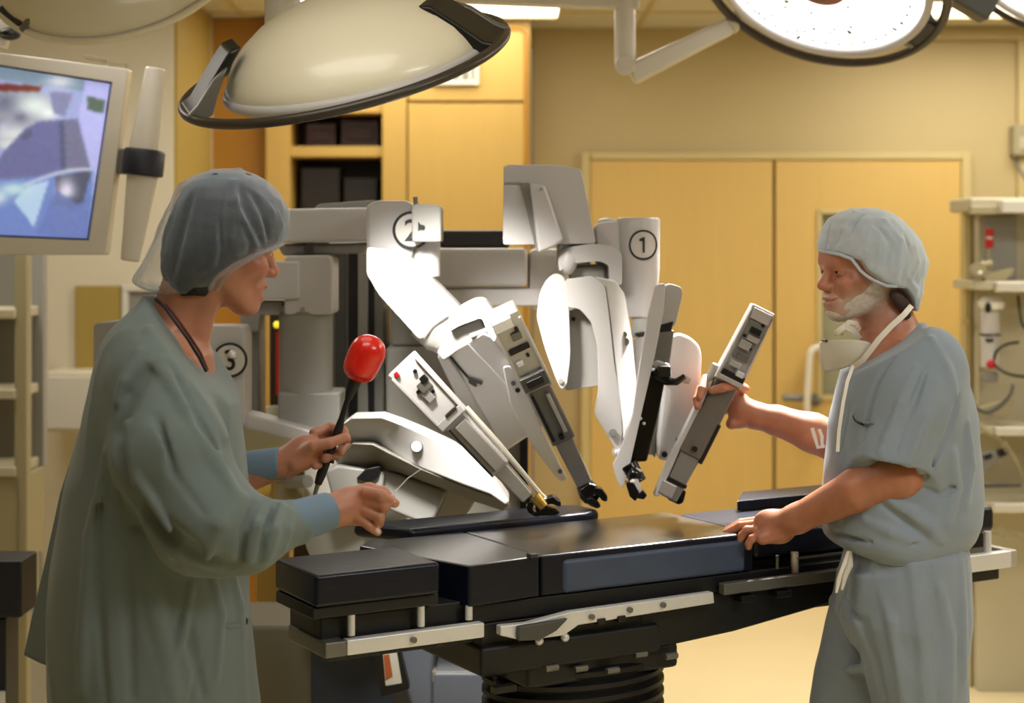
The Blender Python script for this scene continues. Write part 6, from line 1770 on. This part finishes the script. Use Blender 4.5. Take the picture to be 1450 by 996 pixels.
# trousers and shoes below the hem
tw = Sdf(.006)
for cx, Yc in ((232, 3.10), (272, 3.32)):
    tw.loft([rowpx(1150, cx - 60, cx + 66, Yc, .085), rowpx(1350, cx - 50, cx + 54, Yc, .075), rowpx(1560, cx - 46, cx + 50, Yc, .07)], .02)
tw.mesh('trousers', M['scrub'], wom)
for cx, Yc in ((232, 3.10), (272, 3.32)):
    a = P(cx, 1540, Yc); s_ = Sdf(.006); s_.cone((a.x - .05, Yc, .05), (a.x + .16, Yc, .045), .048, .043, .02); s_.cut((0, 0, 0.002), (0, 0, -1), .002); s_.mesh('shoe', M['shoe'], wom)
# wrist watch strap glimpsed by the far cuff
b = MB(); b.tube([P(392, 676, 3.37) + Vector((x, 0, 0)) for x in (-.02, 0, .02)], .006, 8); b.build('watch', M['alloy_dark'], gown)

# ------------------------------------------------------------------ what the gowned person holds
ins = thing('training_instrument', 'black rod with a glossy red bulb tip held up by the gowned person', 'instrument', P(470, 636, 3.385))
YI = 3.385
rb = Sdf(.0026)
ax = np.array(Matrix.Rotation(math.radians(24), 3, 'Y'))
rb.ell(P(516, 508, YI), (.035, .034, .040), ax, .01); rb.ell(P(523, 494, YI), (.031, .030, .026), ax, .02); rb.ell(P(509, 525, YI), (.030, .029, .022), ax, .02)
rb.cone(P(492, 492, YI - .035), P(512, 482, YI - .045), .006, .004, .012, 's')
rb.mesh('red_tip', M['red'], ins)
b = MB(); b.tube([P(505, 536, YI), P(499, 546, YI), P(496, 556, YI), P(493, 566, YI)], [.014, .0125, .010, .007], 14); b.build('tip_collar', M['rubber'], ins, angle=60)
b = MB(); b.tube([P(498, 548, YI), P(484, 592, YI), P(479, 610, YI), P(468, 640, YI), P(455, 672, YI), P(450, 686, YI)], [.0055, .006, .0095, .0075, .010, .0075], 12); b.build('rod', M['rubber'], ins, angle=70)
b = MB(); b.cyl(P(452, 680, YI), P(444, 706, YI), .0048, .004); b.build('rod_end', M['alloy_dark'], ins)
b = MB(); b.tube([P(464, 652, YI), P(472, 655, YI - .01)], .0035, 8); b.build('rod_hook', M['rubber'], ins)
nd = thing('needle', 'thin pale needle pinched in the lower hand of the gowned person', 'needle', P(553, 703, 3.10))
b = MB(); b.tube([P(550, 706, 3.095), P(561, 695, 3.10)], .0014, 8); b.build('shaft', M['steel'], nd)
b = MB(); b.tube([P(561, 695, 3.10), P(577, 678, 3.12), P(597, 664, 3.14)], .0007, 6); b.build('thread', M['steel'], nd)
print('script seconds', round(_time.time() - _T0, 1))
